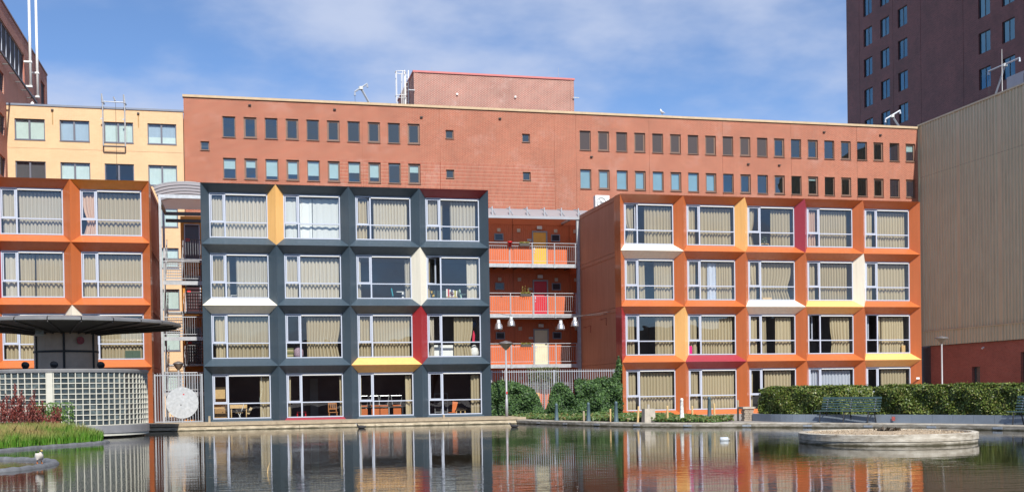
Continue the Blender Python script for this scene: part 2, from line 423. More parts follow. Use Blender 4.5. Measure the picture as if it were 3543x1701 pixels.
def wall_holes(u0, u1, z0, z1, holes, depth, place):
    """flat wall on (u,z) with rectangular holes and reveals of the given depth; place(u, d, z) -> xyz"""
    us = sorted({u0, u1, *[h[0] for h in holes], *[h[1] for h in holes]})
    zs = sorted({z0, z1, *[h[2] for h in holes], *[h[3] for h in holes]})
    us = [u for u in us if u0 <= u <= u1]; zs = [z for z in zs if z0 <= z <= z1]
    b = MB()
    for j in range(len(zs) - 1):
        i = 0
        zc = (zs[j] + zs[j + 1]) / 2
        hs = [h for h in holes if h[2] < zc < h[3]]
        while i < len(us) - 1:
            uc = (us[i] + us[i + 1]) / 2
            if any(h[0] < uc < h[1] for h in hs): i += 1; continue
            k = i
            while k + 1 < len(us) - 1 and not any(h[0] < (us[k + 1] + us[k + 2]) / 2 < h[1] for h in hs): k += 1
            b.quad(place(us[i], 0, zs[j]), place(us[k + 1], 0, zs[j]), place(us[k + 1], 0, zs[j + 1]), place(us[i], 0, zs[j + 1]))
            i = k + 1
    for h in holes:
        d = h[4] if len(h) > 4 else depth
        a0, a1, c0, c1 = h[:4]
        b.quad(place(a0, 0, c0), place(a0, 0, c1), place(a0, d, c1), place(a0, d, c0))
        b.quad(place(a1, 0, c1), place(a1, 0, c0), place(a1, d, c0), place(a1, d, c1))
        b.quad(place(a0, 0, c1), place(a1, 0, c1), place(a1, d, c1), place(a0, d, c1))
        b.quad(place(a1, 0, c0), place(a0, 0, c0), place(a0, d, c0), place(a1, d, c0))
        if len(h) > 4: b.quad(place(a0, d, c0), place(a1, d, c0), place(a1, d, c1), place(a0, d, c1))
    return b

def leaf_mesh(P, N, size, name, mat, aspect=1.5, jitter=.8, elong=None):
    """many small folded leaf faces at points P, roughly facing N"""
    n = len(P)
    nn = N + rng.normal(0, jitter, (n, 3)); nn /= np.linalg.norm(nn, axis=1)[:, None] + 1e-9
    a = rng.normal(0, 1, (n, 3)) if elong is None else elong + rng.normal(0, .35, (n, 3))
    u = a - (a * nn).sum(1)[:, None] * nn; u /= np.linalg.norm(u, axis=1)[:, None] + 1e-9
    w = np.cross(nn, u)
    s = size * rng.uniform(.65, 1.3, (n, 1))
    v = np.stack([P - u * s * aspect * .5, P + w * s * .5 + nn * s * .12, P + u * s * aspect * .5, P - w * s * .5 + nn * s * .12], 1).reshape(-1, 3)
    me = bpy.data.meshes.new(name)
    me.vertices.add(4 * n); me.vertices.foreach_set('co', v.astype(np.float32).ravel())
    me.loops.add(4 * n); me.loops.foreach_set('vertex_index', np.arange(4 * n, dtype=np.int32))
    me.polygons.add(n); me.polygons.foreach_set('loop_start', np.arange(0, 4 * n, 4, dtype=np.int32))
    me.polygons.foreach_set('loop_total', np.full(n, 4, dtype=np.int32))
    me.update(); me.validate(); me.materials.append(mat)
    return me

def blades(P, h, lean, width, name, mat):
    n = len(P)
    ang = rng.uniform(0, 6.283, n)
    side = np.stack([np.cos(ang), np.sin(ang), np.zeros(n)], 1) * (width * rng.uniform(.6, 1.3, n))[:, None]
    la = rng.uniform(0, 6.283, n); lv = np.stack([np.cos(la), np.sin(la), np.zeros(n)], 1) * (lean * rng.uniform(0, 1, n) * h)[:, None]
    mid = P + lv * .35 + np.stack([np.zeros(n), np.zeros(n), h * .6], 1)
    tip = P + lv + np.stack([np.zeros(n), np.zeros(n), h], 1)
    v = np.stack([P - side, P + side, mid + side * .7, tip, mid - side * .7], 1).reshape(-1, 3)
    me = bpy.data.meshes.new(name)
    me.vertices.add(5 * n); me.vertices.foreach_set('co', v.astype(np.float32).ravel())
    me.loops.add(5 * n); me.loops.foreach_set('vertex_index', np.arange(5 * n, dtype=np.int32))
    me.polygons.add(n); me.polygons.foreach_set('loop_start', np.arange(0, 5 * n, 5, dtype=np.int32))
    me.polygons.foreach_set('loop_total', np.full(n, 5, dtype=np.int32))
    me.update(); me.validate(); me.materials.append(mat)
    return me

def spline(pts, n):
    """Catmull-Rom through pts"""
    P = [Vector(p) for p in pts]; out = []
    P = [P[0] * 2 - P[1]] + P + [P[-1] * 2 - P[-2]]
    for i in range(1, len(P) - 2):
        for k in range(n):
            t = k / n
            out.append(.5 * ((2 * P[i]) + (-P[i - 1] + P[i + 1]) * t + (2 * P[i - 1] - 5 * P[i] + 4 * P[i + 1] - P[i + 2]) * t * t + (-P[i - 1] + 3 * P[i] - 3 * P[i + 1] + P[i + 2]) * t ** 3))
    out.append(P[-2])
    return out

ORD = ['first', 'second', 'third', 'fourth', 'fifth']

# ------------------------------------------------------------------ ground, pond, quay
ZW, ZG = -.03, .12
quay = [Vector((p[0], p[1])) for p in spline([(14.35, -3.62, 0), (15.0, -6.4, 0), (15.8, -9.2, 0), (16.9, -12.0, 0), (18.6, -14.4, 0), (20.5, -16.1, 0), (22.2, -17.9, 0), (23.8, -20.4, 0), (25.2, -23.1, 0), (26.2, -26, 0), (26.9, -30, 0), (27.2, -36, 0)], 5)]
pond = [(p.x, p.y) for p in quay] + [(27.2, -62), (20, -70), (-45, -70), (-45, -3.62)]
bm = bmesh.new()
outer = [bm.verts.new((x, y, ZG)) for x, y in [(-2000, -2000), (2000, -2000), (2000, 2000), (-2000, 2000)]]
inner = [bm.verts.new((x, y, ZG)) for x, y in pond]
eds = [bm.edges.new((outer[i], outer[(i + 1) % 4])) for i in range(4)] + [bm.edges.new((inner[i], inner[(i + 1) % len(inner)])) for i in range(len(inner))]
bmesh.ops.triangle_fill(bm, use_beauty=True, use_dissolve=False, edges=eds)
for i in range(len(inner)):      # pond sides
    a, b_ = inner[i], inner[(i + 1) % len(inner)]
    bm.faces.new((a, b_, bm.verts.new((b_.co.x, b_.co.y, -.8)), bm.verts.new((a.co.x, a.co.y, -.8))))
me = bpy.data.meshes.new('ground'); bm.to_mesh(me); bm.free()
struct(link('ground', me, None, PAVE))

def water_mat():
    m, n, l, b = newmat('pond_water')
    b.inputs['Base Color'].default_value = (.020, .018, .009, 1)
    b.inputs['Roughness'].default_value = .008
    b.inputs['IOR'].default_value = 1.33
    g = n.new('ShaderNodeNewGeometry')
    def noise(scale, detail, sx=1., sy=1.):
        mp = n.new('ShaderNodeMapping'); mp.inputs['Scale'].default_value = (sx, sy, 1); mp.inputs['Rotation'].default_value = (0, 0, .23)
        l.new(g.outputs['Position'], mp.inputs[0])
        t = n.new('ShaderNodeTexNoise'); t.inputs['Scale'].default_value = scale; t.inputs['Detail'].default_value = detail
        l.new(mp.outputs[0], t.inputs['Vector']); return t.outputs['Fac']
    a = noise(2.4, 2, .30, 1.3); c = noise(8.5, 3, .40, 1.2); patch = noise(.16, 2)
    pr = n.new('ShaderNodeMapRange'); pr.inputs['From Min'].default_value = .35; pr.inputs['From Max'].default_value = .65
    pr.inputs['To Min'].default_value = .25; pr.inputs['To Max'].default_value = 1.0; l.new(patch, pr.inputs['Value'])
    cm = n.new('ShaderNodeMath'); cm.operation = 'MULTIPLY'; l.new(c, cm.inputs[0]); cm.inputs[1].default_value = .38
    ad = n.new('ShaderNodeMath'); ad.operation = 'ADD'; l.new(a, ad.inputs[0]); l.new(cm.outputs[0], ad.inputs[1])
    pm = n.new('ShaderNodeMath'); pm.operation = 'MULTIPLY'; l.new(ad.outputs[0], pm.inputs[0]); l.new(pr.outputs[0], pm.inputs[1])
    bp = n.new('ShaderNodeBump'); bp.inputs['Strength'].default_value = 1; bp.inputs['Distance'].default_value = .0068
    l.new(pm.outputs[0], bp.inputs['Height']); l.new(bp.outputs[0], b.inputs['Normal'])
    return m
struct(MB().quad((-46, -71, ZW), (28, -71, ZW), (28, -3, ZW), (-46, -3, ZW)).build('pond_water', water_mat()))
struct(MB().quad((-46, -71, -.8), (28, -71, -.8), (28, -3, -.8), (-46, -3, -.8)).build('pond_bed', SOIL))

# unseen row of plain buildings behind the camera, added for dark window reflections
b = MB(); r_ = random.Random(5); x = -190.
while x < 230:
    w_ = r_.uniform(14, 30); h_ = r_.uniform(9, 16); y_ = -130 - r_.uniform(0, 8)
    b.box(x, x + w_ - .5, y_ - 12, y_, 0, h_); x += w_
struct(b.build('unseen_building_row', M('unseen_building_row', (.22, .17, .14), rough=.9, var=.5, vs=.4)))

# concrete quay kerb along the curved bank, in lengths with butt joints
kerb = tag(bpy.data.objects.new('quay_kerb', None), 'weathered concrete kerb curving along the right bank of the pond', 'kerb')
col.objects.link(kerb); kerb.location = (20, -15.5, 0)
dense = [Vector((p.x, p.y, 0)) for p in quay]
lens = [0.]
for i in range(1, len(dense)): lens.append(lens[-1] + (dense[i] - dense[i - 1]).length)
def at_len(s):
    s = max(0, min(s, lens[-1] - 1e-6))
    for i in range(len(lens) - 1):
        if lens[i + 1] >= s:
            t = (s - lens[i]) / (lens[i + 1] - lens[i]); p = dense[i].lerp(dense[i + 1], t); d = (dense[i + 1] - dense[i]).normalized(); return p, d
s = 0.
while s < lens[-1] - .5:
    e = min(s + 2.35, lens[-1]); b = MB(); K = 5; sec = []
    dz = random.uniform(-.008, .008)
    for k in range(K + 1):
        p, d = at_len(s + .008 + (e - s - .016) * k / K); nrm = Vector((-d.y, d.x, 0))   # outward (land side)
        a0 = p - nrm * .05; a1 = p + nrm * .32
        sec.append([(a0.x, a0.y, -.5), (a1.x, a1.y, -.5), (a1.x, a1.y, ZG + .025 + dz), (a0.x + nrm.x * .03, a0.y + nrm.y * .03, ZG + .025 + dz), (a0.x, a0.y, ZG - .005 + dz)])
    vs = [q for c_ in sec for q in c_]; fs = []
    for k in range(K):
        for j in range(5): fs.append((k * 5 + j, k * 5 + (j + 1) % 5, (k + 1) * 5 + (j + 1) % 5, (k + 1) * 5 + j))
    fs += [(4, 3, 2, 1, 0), tuple(K * 5 + j for j in range(5))]
    b.add(vs, fs).build('kerb_stone', tide_mat('kerb_concrete', .82), kerb)
    p, d = at_len(e)
    nrm = Vector((-d.y, d.x, 0))
    if e < lens[-1] - .5:
        pl = link('joint_plate', unit(GALV), None, None, p - nrm * .055 + Vector((0, 0, .045)), (.34, .012, .07), (0, 0, math.atan2(d.y, d.x)))
        adopt(pl, kerb)
    s = e

# timber deck edge and concrete beam in front of the charcoal block
deck = thing('quay_deck', 'straight weathered deck with pale concrete beam below the charcoal block', 'deck', (6, -2, 0))
x = -2.55
while x < 14.75:
    x1 = min(x + 2.9, 14.8)
    box('deck_edge_board', TIMBER, deck, x + .006, x1 - .006, -3.78, -3.32, .165, .275 + random.uniform(-.006, .006))
    x = x1
for k in range(8):
    y0 = -3.31 + k * .42
    box('deck_plank', TIMBER, deck, -2.55, 14.8, y0, y0 + .41, .2, .262 + random.uniform(-.004, .004))
x = -2.55
while x < 14.2:
    x1 = min(x + 3.4, 14.3)
    b = MB(); pr_ = [(-3.95, -.6), (-3.95, .015), (-3.91, .04), (-3.86, .045), (-3.84, .07), (-3.84, .125), (-3.5, .14), (-3.5, -.6)]
    vs = [(xx, y, z) for xx in (x + .006, x1 - .006) for y, z in pr_]; n_ = len(pr_)
    b.add(vs, [tuple(range(n_)), tuple(range(n_, 2 * n_))[::-1]] + [(i, n_ + i, n_ + (i + 1) % n_, (i + 1) % n_) for i in range(n_)])
    b.build('concrete_beam', tide_mat('beam_concrete', .95, (1, .93, .8)), deck)
    x = x1
for (x_, h_) in ((-2.35, .30), (.32, .32), (10.9, .17)):
    tag(MB().box(-.045, .045, -.045, .045, 0, h_).build('mooring_post', TIMBER, None, loc=(x_, -3.5, .276)),
        {-2.35: 'small weathered post on the deck edge beside the glass block drum', .32: 'small leaning post on the deck edge beside the round gate disc', 10.9: 'tiny stub post on the deck edge under the fourth ground floor window'}[x_], 'post')

# ------------------------------------------------------------------ apartment blocks with pyramid frames
CW, ST, BX, BZ, BD = 3.489, 2.9, .38, .37, .5
PM = {}
def panel_mesh(kind, mat):
    k = (kind, mat.name)
    if k in PM: return PM[k]
    b = MB(); w, s = CW, ST
    up = [(0, 0, 0), (w, 0, 0), (w - BX, BD, BZ), (BX, BD, BZ)]
    dn = [(w, 0, 0), (0, 0, 0), (BX, BD, -BZ), (w - BX, BD, -BZ)]
    lf = [(0, 0, s), (0, 0, 0), (-BX, BD, BZ), (-BX, BD, s - BZ)]        # face of the cell on the left
    rt = [(0, 0, 0), (0, 0, s), (BX, BD, s - BZ), (BX, BD, BZ)]          # face of the cell on the right
    if kind == 'h_mid': b.quad(*up); b.quad(*dn)
    elif kind == 'h_bot': b.quad(*up); b.quad((0, 0, 0), (w, 0, 0), (w, .3, -.02), (0, .3, -.02))
    elif kind == 'h_top': b.quad(*dn); b.quad((0, 0, 0), (w, 0, 0), (w, .95, .03), (0, .95, .03))
    elif kind == 'v_mid': b.quad(*lf); b.quad(*rt)
    elif kind == 'v_left': b.quad(*rt); b.quad((0, 0, s), (0, 0, 0), (-.02, .9, 0), (-.02, .9, s))
    elif kind == 'v_right': b.quad(*lf); b.quad((0, 0, 0), (0, 0, s), (.02, .9, s), (.02, .9, 0))
    PM[k] = b.mesh('panel_' + kind, False, mat)
    return PM[k]

OW, OH = CW - 2 * BX, ST - 2 * BZ            # opening
MUL, TRZ = .72, OH * .345                     # mullion x, transom z (from bottom)
def frame_mesh():
    b = MB(); f = .05
    b.box(0, f, 0, .09, 0, OH); b.box(OW - f, OW, 0, .09, 0, OH)
    b.box(f, OW - f, 0, .09, OH - f, OH); b.box(f, OW - f, -.03, .09, 0, f * 1.1)
    b.box(MUL - .036, MUL + .036, .005, .085, f * 1.1, OH - f)
    b.box(f, MUL - .036, .005, .085, TRZ - .026, TRZ + .026); b.box(MUL + .036, OW - f, .005, .085, TRZ - .026, TRZ + .026)
    return b.mesh('window_frame', False, ALU)
FRAME = frame_mesh()
def sash_mesh():
    b = MB(); w = MUL - .045 - .065; h = OH - .065 - TRZ - .03; f = .05
    b.box(0, f, -.012, .05, 0, h); b.box(w - f, w, -.012, .05, 0, h); b.box(f, w - f, -.012, .05, 0, f); b.box(f, w - f, -.012, .05, h - f, h)
    return b.mesh('sash', False, ALU)
SASH = sash_mesh()
PANES = {}
def pane(parent, x0, x1, z0, z1, loc, name='pane', mat=GLASS, y=.04, axis='y'):
    k = (round(x1 - x0, 3), round(z1 - z0, 3), mat.name, axis)
    if k not in PANES:
        w, h = x1 - x0, z1 - z0
        b = MB()
        if axis == 'y': b.quad((0, 0, 0), (w, 0, 0), (w, 0, h), (0, 0, h))
        else: b.quad((0, 0, 0), (0, 0, h), (0, w, h), (0, w, 0))
        PANES[k] = b.mesh('pane', False, mat)
    if axis == 'y': L = (loc[0] + x0, loc[1] + y, loc[2] + z0)
    else: L = (loc[0] + y, loc[1] + x0, loc[2] + z0)
    return link(name, PANES[k], parent, None, L)
BLINDBOX = MB().box(0, OW - MUL - .11, -.02, .03, 0, .05).mesh('blind_box', False, WHITE)
BLINDROLL = MB().box(0, OW - MUL - .11, -.025, .02, 0, .035).mesh('blind_bar', False, BLACK)
def room_mesh(mat):
    b = MB(); x0, x1, z0, z1, y0, y1 = -.22, OW + .22, -.28, OH + .14, .1, 4.6
    b.quad((x0, y1, z0), (x1, y1, z0), (x1, y1, z1), (x0, y1, z1))
    b.quad((x0, y0, z0), (x0, y1, z0), (x0, y1, z1), (x0, y0, z1)); b.quad((x1, y1, z0), (x1, y0, z0), (x1, y0, z1), (x1, y1, z1))
    b.quad((x0, y0, z0), (x1, y0, z0), (x1, y1, z0), (x0, y1, z0)); b.quad((x0, y1, z1), (x1, y1, z1), (x1, y0, z1), (x0, y0, z1))
    b.quad((x0, y0, z0), (0, y0, 0), (0, y0, OH), (x0, y0, z1)); b.quad((OW, y0, 0), (x1, y0, z0), (x1, y0, z1), (OW, y0, OH))
    b.quad((x0, y0, z0), (x1, y0, z0), (OW, y0, 0), (0, y0, 0)); b.quad((0, y0, OH), (OW, y0, OH), (x1, y0, z1), (x0, y0, z1))
    return b.mesh('room', False, mat)
ROOMM = {m_.name: room_mesh(m_) for m_ in (ROOM, ROOMD)}

def curtain_mesh(w, h, mat, tie=0.):
    folds = max(1.5, w / random.uniform(.15, .20)); n = int(folds * 8) + 2; rows = 7
    if mat is WHITEC: folds *= .6
    ph = random.uniform(0, 6.28); ph2 = random.uniform(0, 6.28); amp = random.uniform(.042, .066) * (.4 if mat is WHITEC else 1)
    vs = []; fs = []
    warp = [random.uniform(-.5, .5) for _ in range(5)]
    for j in range(rows + 1):
        t = j / rows                                     # 0 bottom, 1 top
        for i in range(n + 1):
            u = i / n
            f = u * folds * 6.283 + ph + .9 * math.sin(u * 7 + ph2) + warp[int(u * 3.99)] * (1 - t) * .6
            yy = amp * (1.15 - .35 * t) * math.sin(f) + .018 * math.sin(f * .37 + ph2) * (1 - t)
            xx = u * w + .012 * math.cos(f) + (1 - t) * .02 * math.sin(u * 9 + ph)
            zz = h * t - (.012 * math.cos(f) if j == rows else 0) + (0 if j else .01 * math.sin(f * .5))
            if tie:
                g_ = math.exp(-((t - .32) / .24) ** 2) * abs(tie)
                xx = xx * (1 - g_) if tie > 0 else w - (w - xx) * (1 - g_)
            vs.append((xx, yy, zz))
    for j in range(rows):
        for i in range(n): fs.append((j * (n + 1) + i, j * (n + 1) + i + 1, (j + 1) * (n + 1) + i + 1, (j + 1) * (n + 1) + i))
    b = MB(); b.add(vs, fs)
    return b.mesh('curtain', True, mat)

TIES = {('right orange block', 0, 3, 0): -.45, ('right orange block', 2, 2, 0): -.3, ('right orange block', 2, 2, 1): .12, ('right orange block', 4, 1, 0): -.6, ('right orange block', 2, 3, 0): .35, ('charcoal block', 3, 1, 0): -.5, ('charcoal block', 3, 1, 1): .15, ('left orange block', 2, 3, 0): -.35, ('charcoal block', 1, 1, 0): .08, ('right orange block', 3, 1, 1): -.08}
CCOL = {'b': (BEIGE, 'beige'), 'l': (LINEN, 'pale linen'), 'p': (PINK, 'pinkish'), 'w': (WHITEC, 'white'), 'u': (BLUEC, 'bluish white')}
def block(name, label, x0, nc, nr, base, hcol, vcol, curtains, opens, bname, rowname, dark_rooms=(), side=SIDE, ground_hidden=False):
    root = thing(name, label, 'building', (x0 + nc * CW / 2, 0, 0))
    for j in range(nr + 1):                       # j = 0 bottom edge
        for i in range(nc):
            kind = 'h_bot' if j == 0 else 'h_top' if j == nr else 'h_mid'
            m_ = hcol.get((i, j), base)
            o = link('cladding_panel', panel_mesh(kind, m_), root, None, (x0 + i * CW, 0, j * ST))
    for j in range(nr):
        for i in range(nc + 1):
            kind = 'v_left' if i == 0 else 'v_right' if i == nc else 'v_mid'
            m_ = vcol.get((i, j), base)
            link('cladding_panel', panel_mesh(kind, m_), root, None, (x0 + i * CW, 0, j * ST))
    for j in range(nr):
        for i in range(nc):
            L = (x0 + i * CW + BX, BD, j * ST + BZ)
            wn_ = link('window', FRAME, root, None, L)
            op = opens.get((i, j), 0)
            sl = (L[0] + .065, L[1] + .03, L[2] + TRZ + .03)
            sw = MUL - .11; sh = OH - .065 - TRZ - .03
            sa = link('sash', SASH, wn_, None, sl)
            if op: sa.rotation_euler = (0, 0, rad(op)); 
            adopt(sa, wn_)
            pq = pane(None, .045, sw - .045, .045, sh - .045, sl, y=.02)
            if op:
                pq.location = Vector(sl) + Matrix.Rotation(rad(op), 3, 'Z') @ Vector((.045, .02, .045)); pq.rotation_euler = (0, 0, rad(op))
            adopt(pq, wn_)
            pane(wn_, .06, MUL - .04, .06, TRZ - .025, L)
            pane(wn_, MUL + .04, OW - .06, .06, TRZ - .025, L)
            pane(wn_, MUL + .04, OW - .06, TRZ + .025, OH - .06, L)
            link('blind_box', BLINDBOX, wn_, None, (L[0] + MUL + .045, L[1], L[2] + OH - .10))
            link('blind_bar', BLINDROLL, wn_, None, (L[0] + MUL + .045, L[1], L[2] + OH - .14))
            rm_ = ROOMD if (j in dark_rooms) else ROOM
            link('room', ROOMM[rm_.name], root, None, L)
            for ci, (a, c_, ck) in enumerate(curtains.get((i, j), [])):
                cm, cn = CCOL[ck]
                w_ = (c_ - a) * OW
                o = link('curtain', curtain_mesh(w_, OH - .19, cm, TIES.get((bname, i, j, ci), 0.)), None, None, (L[0] + a * OW, L[1] + .24 + random.uniform(-.02, .02), L[2] + .02))
                side_ = 'narrow ' if w_ < .9 else 'wide '
                pos = ' at far left' if c_ < .3 else (' at right' if a > .43 else ' at middle' if w_ < .9 else ' across most')
                tag(o, f'{side_}{cn} curtain{pos} of {ORD[i]} window, {rowname[j]} row, {bname}', 'curtain', 'curtains in the ' + bname)
    # envelope
    X0, X1, Z1 = x0, x0 + nc * CW, nr * ST
    DEP = 7.25
    box('roof', M('roof_membrane', (.16, .16, .16), rough=.9), root, X0 + .02, X1 - .02, .92, DEP - .02, Z1 - .06, Z1 + .012)
    box('back_wall', side, root, X0 + .05, X1 - .05, DEP - .12, DEP - .03, 0, Z1 - .065)
    for sx, xs in ((-1, X0), (1, X1)):
        for j in range(nr):
            xa, xb = (xs + .03, xs + .13) if sx < 0 else (xs - .13, xs - .03)
            xo = xs if sx < 0 else xs - .1
            box('side_panel', side, root, xa, xb, .9, DEP - .1, j * ST + .2, (j + 1) * ST - .22)
            box('top_rail', side, root, xo, xo + .1, .9, DEP, (j + 1) * ST - .22, (j + 1) * ST - .012)
            box('bottom_rail', side, root, xo, xo + .1, .9, DEP, j * ST + .004, j * ST + .2)
            box('corner_post', side, root, xo, xo + .1, DEP - .1, DEP + .01, j * ST + .2, (j + 1) * ST - .22)
    return root

b1 = [(.03, .24, 'b'), (.285, .975, 'b')]
DARK_C = {(0, 3): [(.03, .24, 'l'), (.285, .975, 'l')], (1, 3): [(.03, .24, 'w'), (.285, .50, 'w'), (.52, .98, 'w')], (2, 3): [(.03, .20, 'b'), (.33, .95, 'l')],
          (3, 3): [(.03, .23, 'l'), (.285, .325, 'l'), (.47, .95, 'l')],
          (0, 2): [(.03, .22, 'b'), (.285, .33, 'l'), (.44, .98, 'l')], (1, 2): [(.03, .235, 'l'), (.285, .97, 'l')], (2, 2): [(.01, .08, 'l'), (.89, .975, 'l')], (3, 2): [(.02, .08, 'b'), (.77, .965, 'l')],
          (0, 1): [(.06, .24, 'b'), (.285, .98, 'b')], (1, 1): [(.37, .97, 'b')], (2, 1): [(.03, .235, 'b'), (.285, .96, 'b')], (3, 1): [(.02, .13, 'l'), (.51, .86, 'b')],
          (0, 0): [(.82, .97, 'b')], (1, 0): [(.02, .075, 'b'), (.94, .98, 'b')], (2, 0): [(.02, .055, 'b'), (.865, .975, 'b')], (3, 0): [(.81, .975, 'b')]}
charcoal = block('charcoal_apartment_block', 'four storey charcoal apartment block with pyramid window frames and a few coloured panels', 0, 4, 4, SLATE,
      {(3, 4): RED, (0, 2): CREAM, (2, 1): YELLOW, (1, 0): CRIMSON}, {(1, 3): YELLOW, (3, 2): CREAM, (3, 1): RED},
      DARK_C, {(2, 3): 12, (3, 2): 38}, 'charcoal block', ['ground', 'second', 'third', 'top'], dark_rooms=(0,))
XR = 20.93
RIGHT_C = {(0, 3): [(.03, .21, 'b'), (.44, .97, 'b')], (1, 3): [(.02, .2, 'b'), (.29, .94, 'b')], (2, 3): [(.02, .18, 'b'), (.53, .94, 'b')], (3, 3): [(.01, .24, 'p'), (.29, .92, 'b')], (4, 3): [(.02, .22, 'b'), (.29, .94, 'b')],
           (0, 2): [(.03, .22, 'b'), (.285, .42, 'b'), (.62, .97, 'b')], (1, 2): [(.03, .21, 'b'), (.285, .44, 'b'), (.445, .63, 'u'), (.64, .97, 'b')], (2, 2): [(.02, .21, 'b'), (.285, .97, 'b')], (3, 2): [(.02, .21, 'b'), (.285, .92, 'b')], (4, 2): [(.02, .21, 'b'), (.285, .93, 'b')],
           (0, 1): [(.02, .2, 'b'), (.63, .97, 'b')], (1, 1): [(.03, .22, 'b'), (.285, .97, 'b')], (2, 1): [(.02, .2, 'b'), (.285, .4, 'b'), (.6, .93, 'b')], (3, 1): [(.02, .06, 'b'), (.52, .94, 'b')], (4, 1): [(.285, .38, 'b'), (.40, .91, 'b')],
           (0, 0): [(.03, .22, 'b'), (.285, .975, 'b')], (1, 0): [(.03, .22, 'b'), (.285, .975, 'b')], (2, 0): [(.02, .11, 'b'), (.36, .93, 'b')], (3, 0): [(.02, .24, 'u'), (.285, .96, 'u')], (4, 0): [(.01, .09, 'b'), (.38, .94, 'b')]}
orange_r = block('orange_apartment_block', 'five window wide orange apartment block on the right behind the hedge', XR, 5, 4, ORANGE,
      {(0, 3): CREAM, (2, 2): CREAM, (3, 2): YELLOW, (1, 1): CRIMSON, (4, 1): YELLOW}, {(2, 3): YELLOW, (3, 3): CRIMSON, (4, 2): CREAM, (0, 1): RED, (1, 1): YELLOW},
      RIGHT_C, {(0, 3): 10, (3, 1): 45, (4, 1): 50}, 'right orange block', ['ground', 'second', 'third', 'top'])
for (ya, yb, za) in ((2.2, 3.3, 5.30), (5.0, 6.3, 5.05)):
    MB().tube([(XR + .02, yb, za + .02), (XR - .12, yb, za + .03), (XR - .12, ya, za + .05), (XR - .12, ya, za - .35)], .022, 6).build('pipe_bracket', SIDEL, orange_r)
box('sign_plate', WHITE, orange_r, XR + 5 * CW - .30, XR + 5 * CW - .10, .06, .075, 1.82, 1.92)
XLB = -2.335 - 3 * CW
LEFT_C = {(1, 3): [(.03, .235, 'l'), (.285, .97, 'l')], (2, 3): [(.03, .235, 'p'), (.285, .975, 'b')], (1, 2): [(.05, .24, 'l'), (.285, .525, 'b'), (.545, .975, 'b')], (2, 2): [(.03, .235, 'b'), (.285, .975, 'b')],
          (1, 1): [(.03, .24, 'b'), (.285, .97, 'b')], (2, 1): [(.03, .24, 'b'), (.285, .97, 'b')]}
orange_l = block('orange_apartment_block', 'orange apartment block at the left edge behind the round canopy', XLB, 3, 4, ORANGE,
      {(2, 4): AMBER}, {(1, 2): RED, (2, 1): CREAM}, LEFT_C, {}, 'left orange block', ['ground', 'second', 'third', 'top'], side=SIDEL)

# ------------------------------------------------------------------ rear apartments and access gallery between the blocks
FL = [3.05, 5.93, 8.8]
RO = M('rear_orange_cladding', (.58, .135, .04), rough=.5, var=.07, vs=1.5)
GW = 8.9
rear = thing('rear_apartment_row', 'ribbed orange apartment row with three coloured doors behind the gallery', 'building', (17.4, GW, 0))
def ribbed(x0, x1, z0, z1, y, pitch=.115, d=.018):
    b = MB(); x = x0; pr_ = [(x0, y)]
    while x < x1 - pitch:
        pr_ += [(x + pitch * .55, y), (x + pitch * .62, y - d), (x + pitch * .93, y - d), (x + pitch, y)]; x += pitch
    pr_.append((x1, y))
    for i in range(len(pr_) - 1):
        (xa, ya), (xb, yb) = pr_[i], pr_[i + 1]
        b.quad((xa, ya, z0), (xb, yb, z0), (xb, yb, z1), (xa, ya, z1))
    return b
DCOL = [(M('door_cream', (.72, .66, .46), rough=.45), '101', 'cream door'), (M('door_red', (.55, .02, .035), rough=.4), '165', 'red door'), (M('door_yellow', (.85, .40, .05), rough=.45), '229', 'amber yellow door')]
def text_mesh(body, size, mat):
    cu = bpy.data.curves.new('txt', 'FONT'); cu.body = body; cu.size = size; cu.align_x = 'CENTER'; cu.align_y = 'CENTER'; cu.extrude = .002
    o = bpy.data.objects.new('txt', cu); col.objects.link(o)
    me = bpy.data.meshes.new_from_object(o)
    bpy.data.objects.remove(o); bpy.data.curves.remove(cu)
    me.materials.clear(); me.materials.append(mat)
    return me
INK = M('black_ink', (.02, .02, .02), rough=.6)
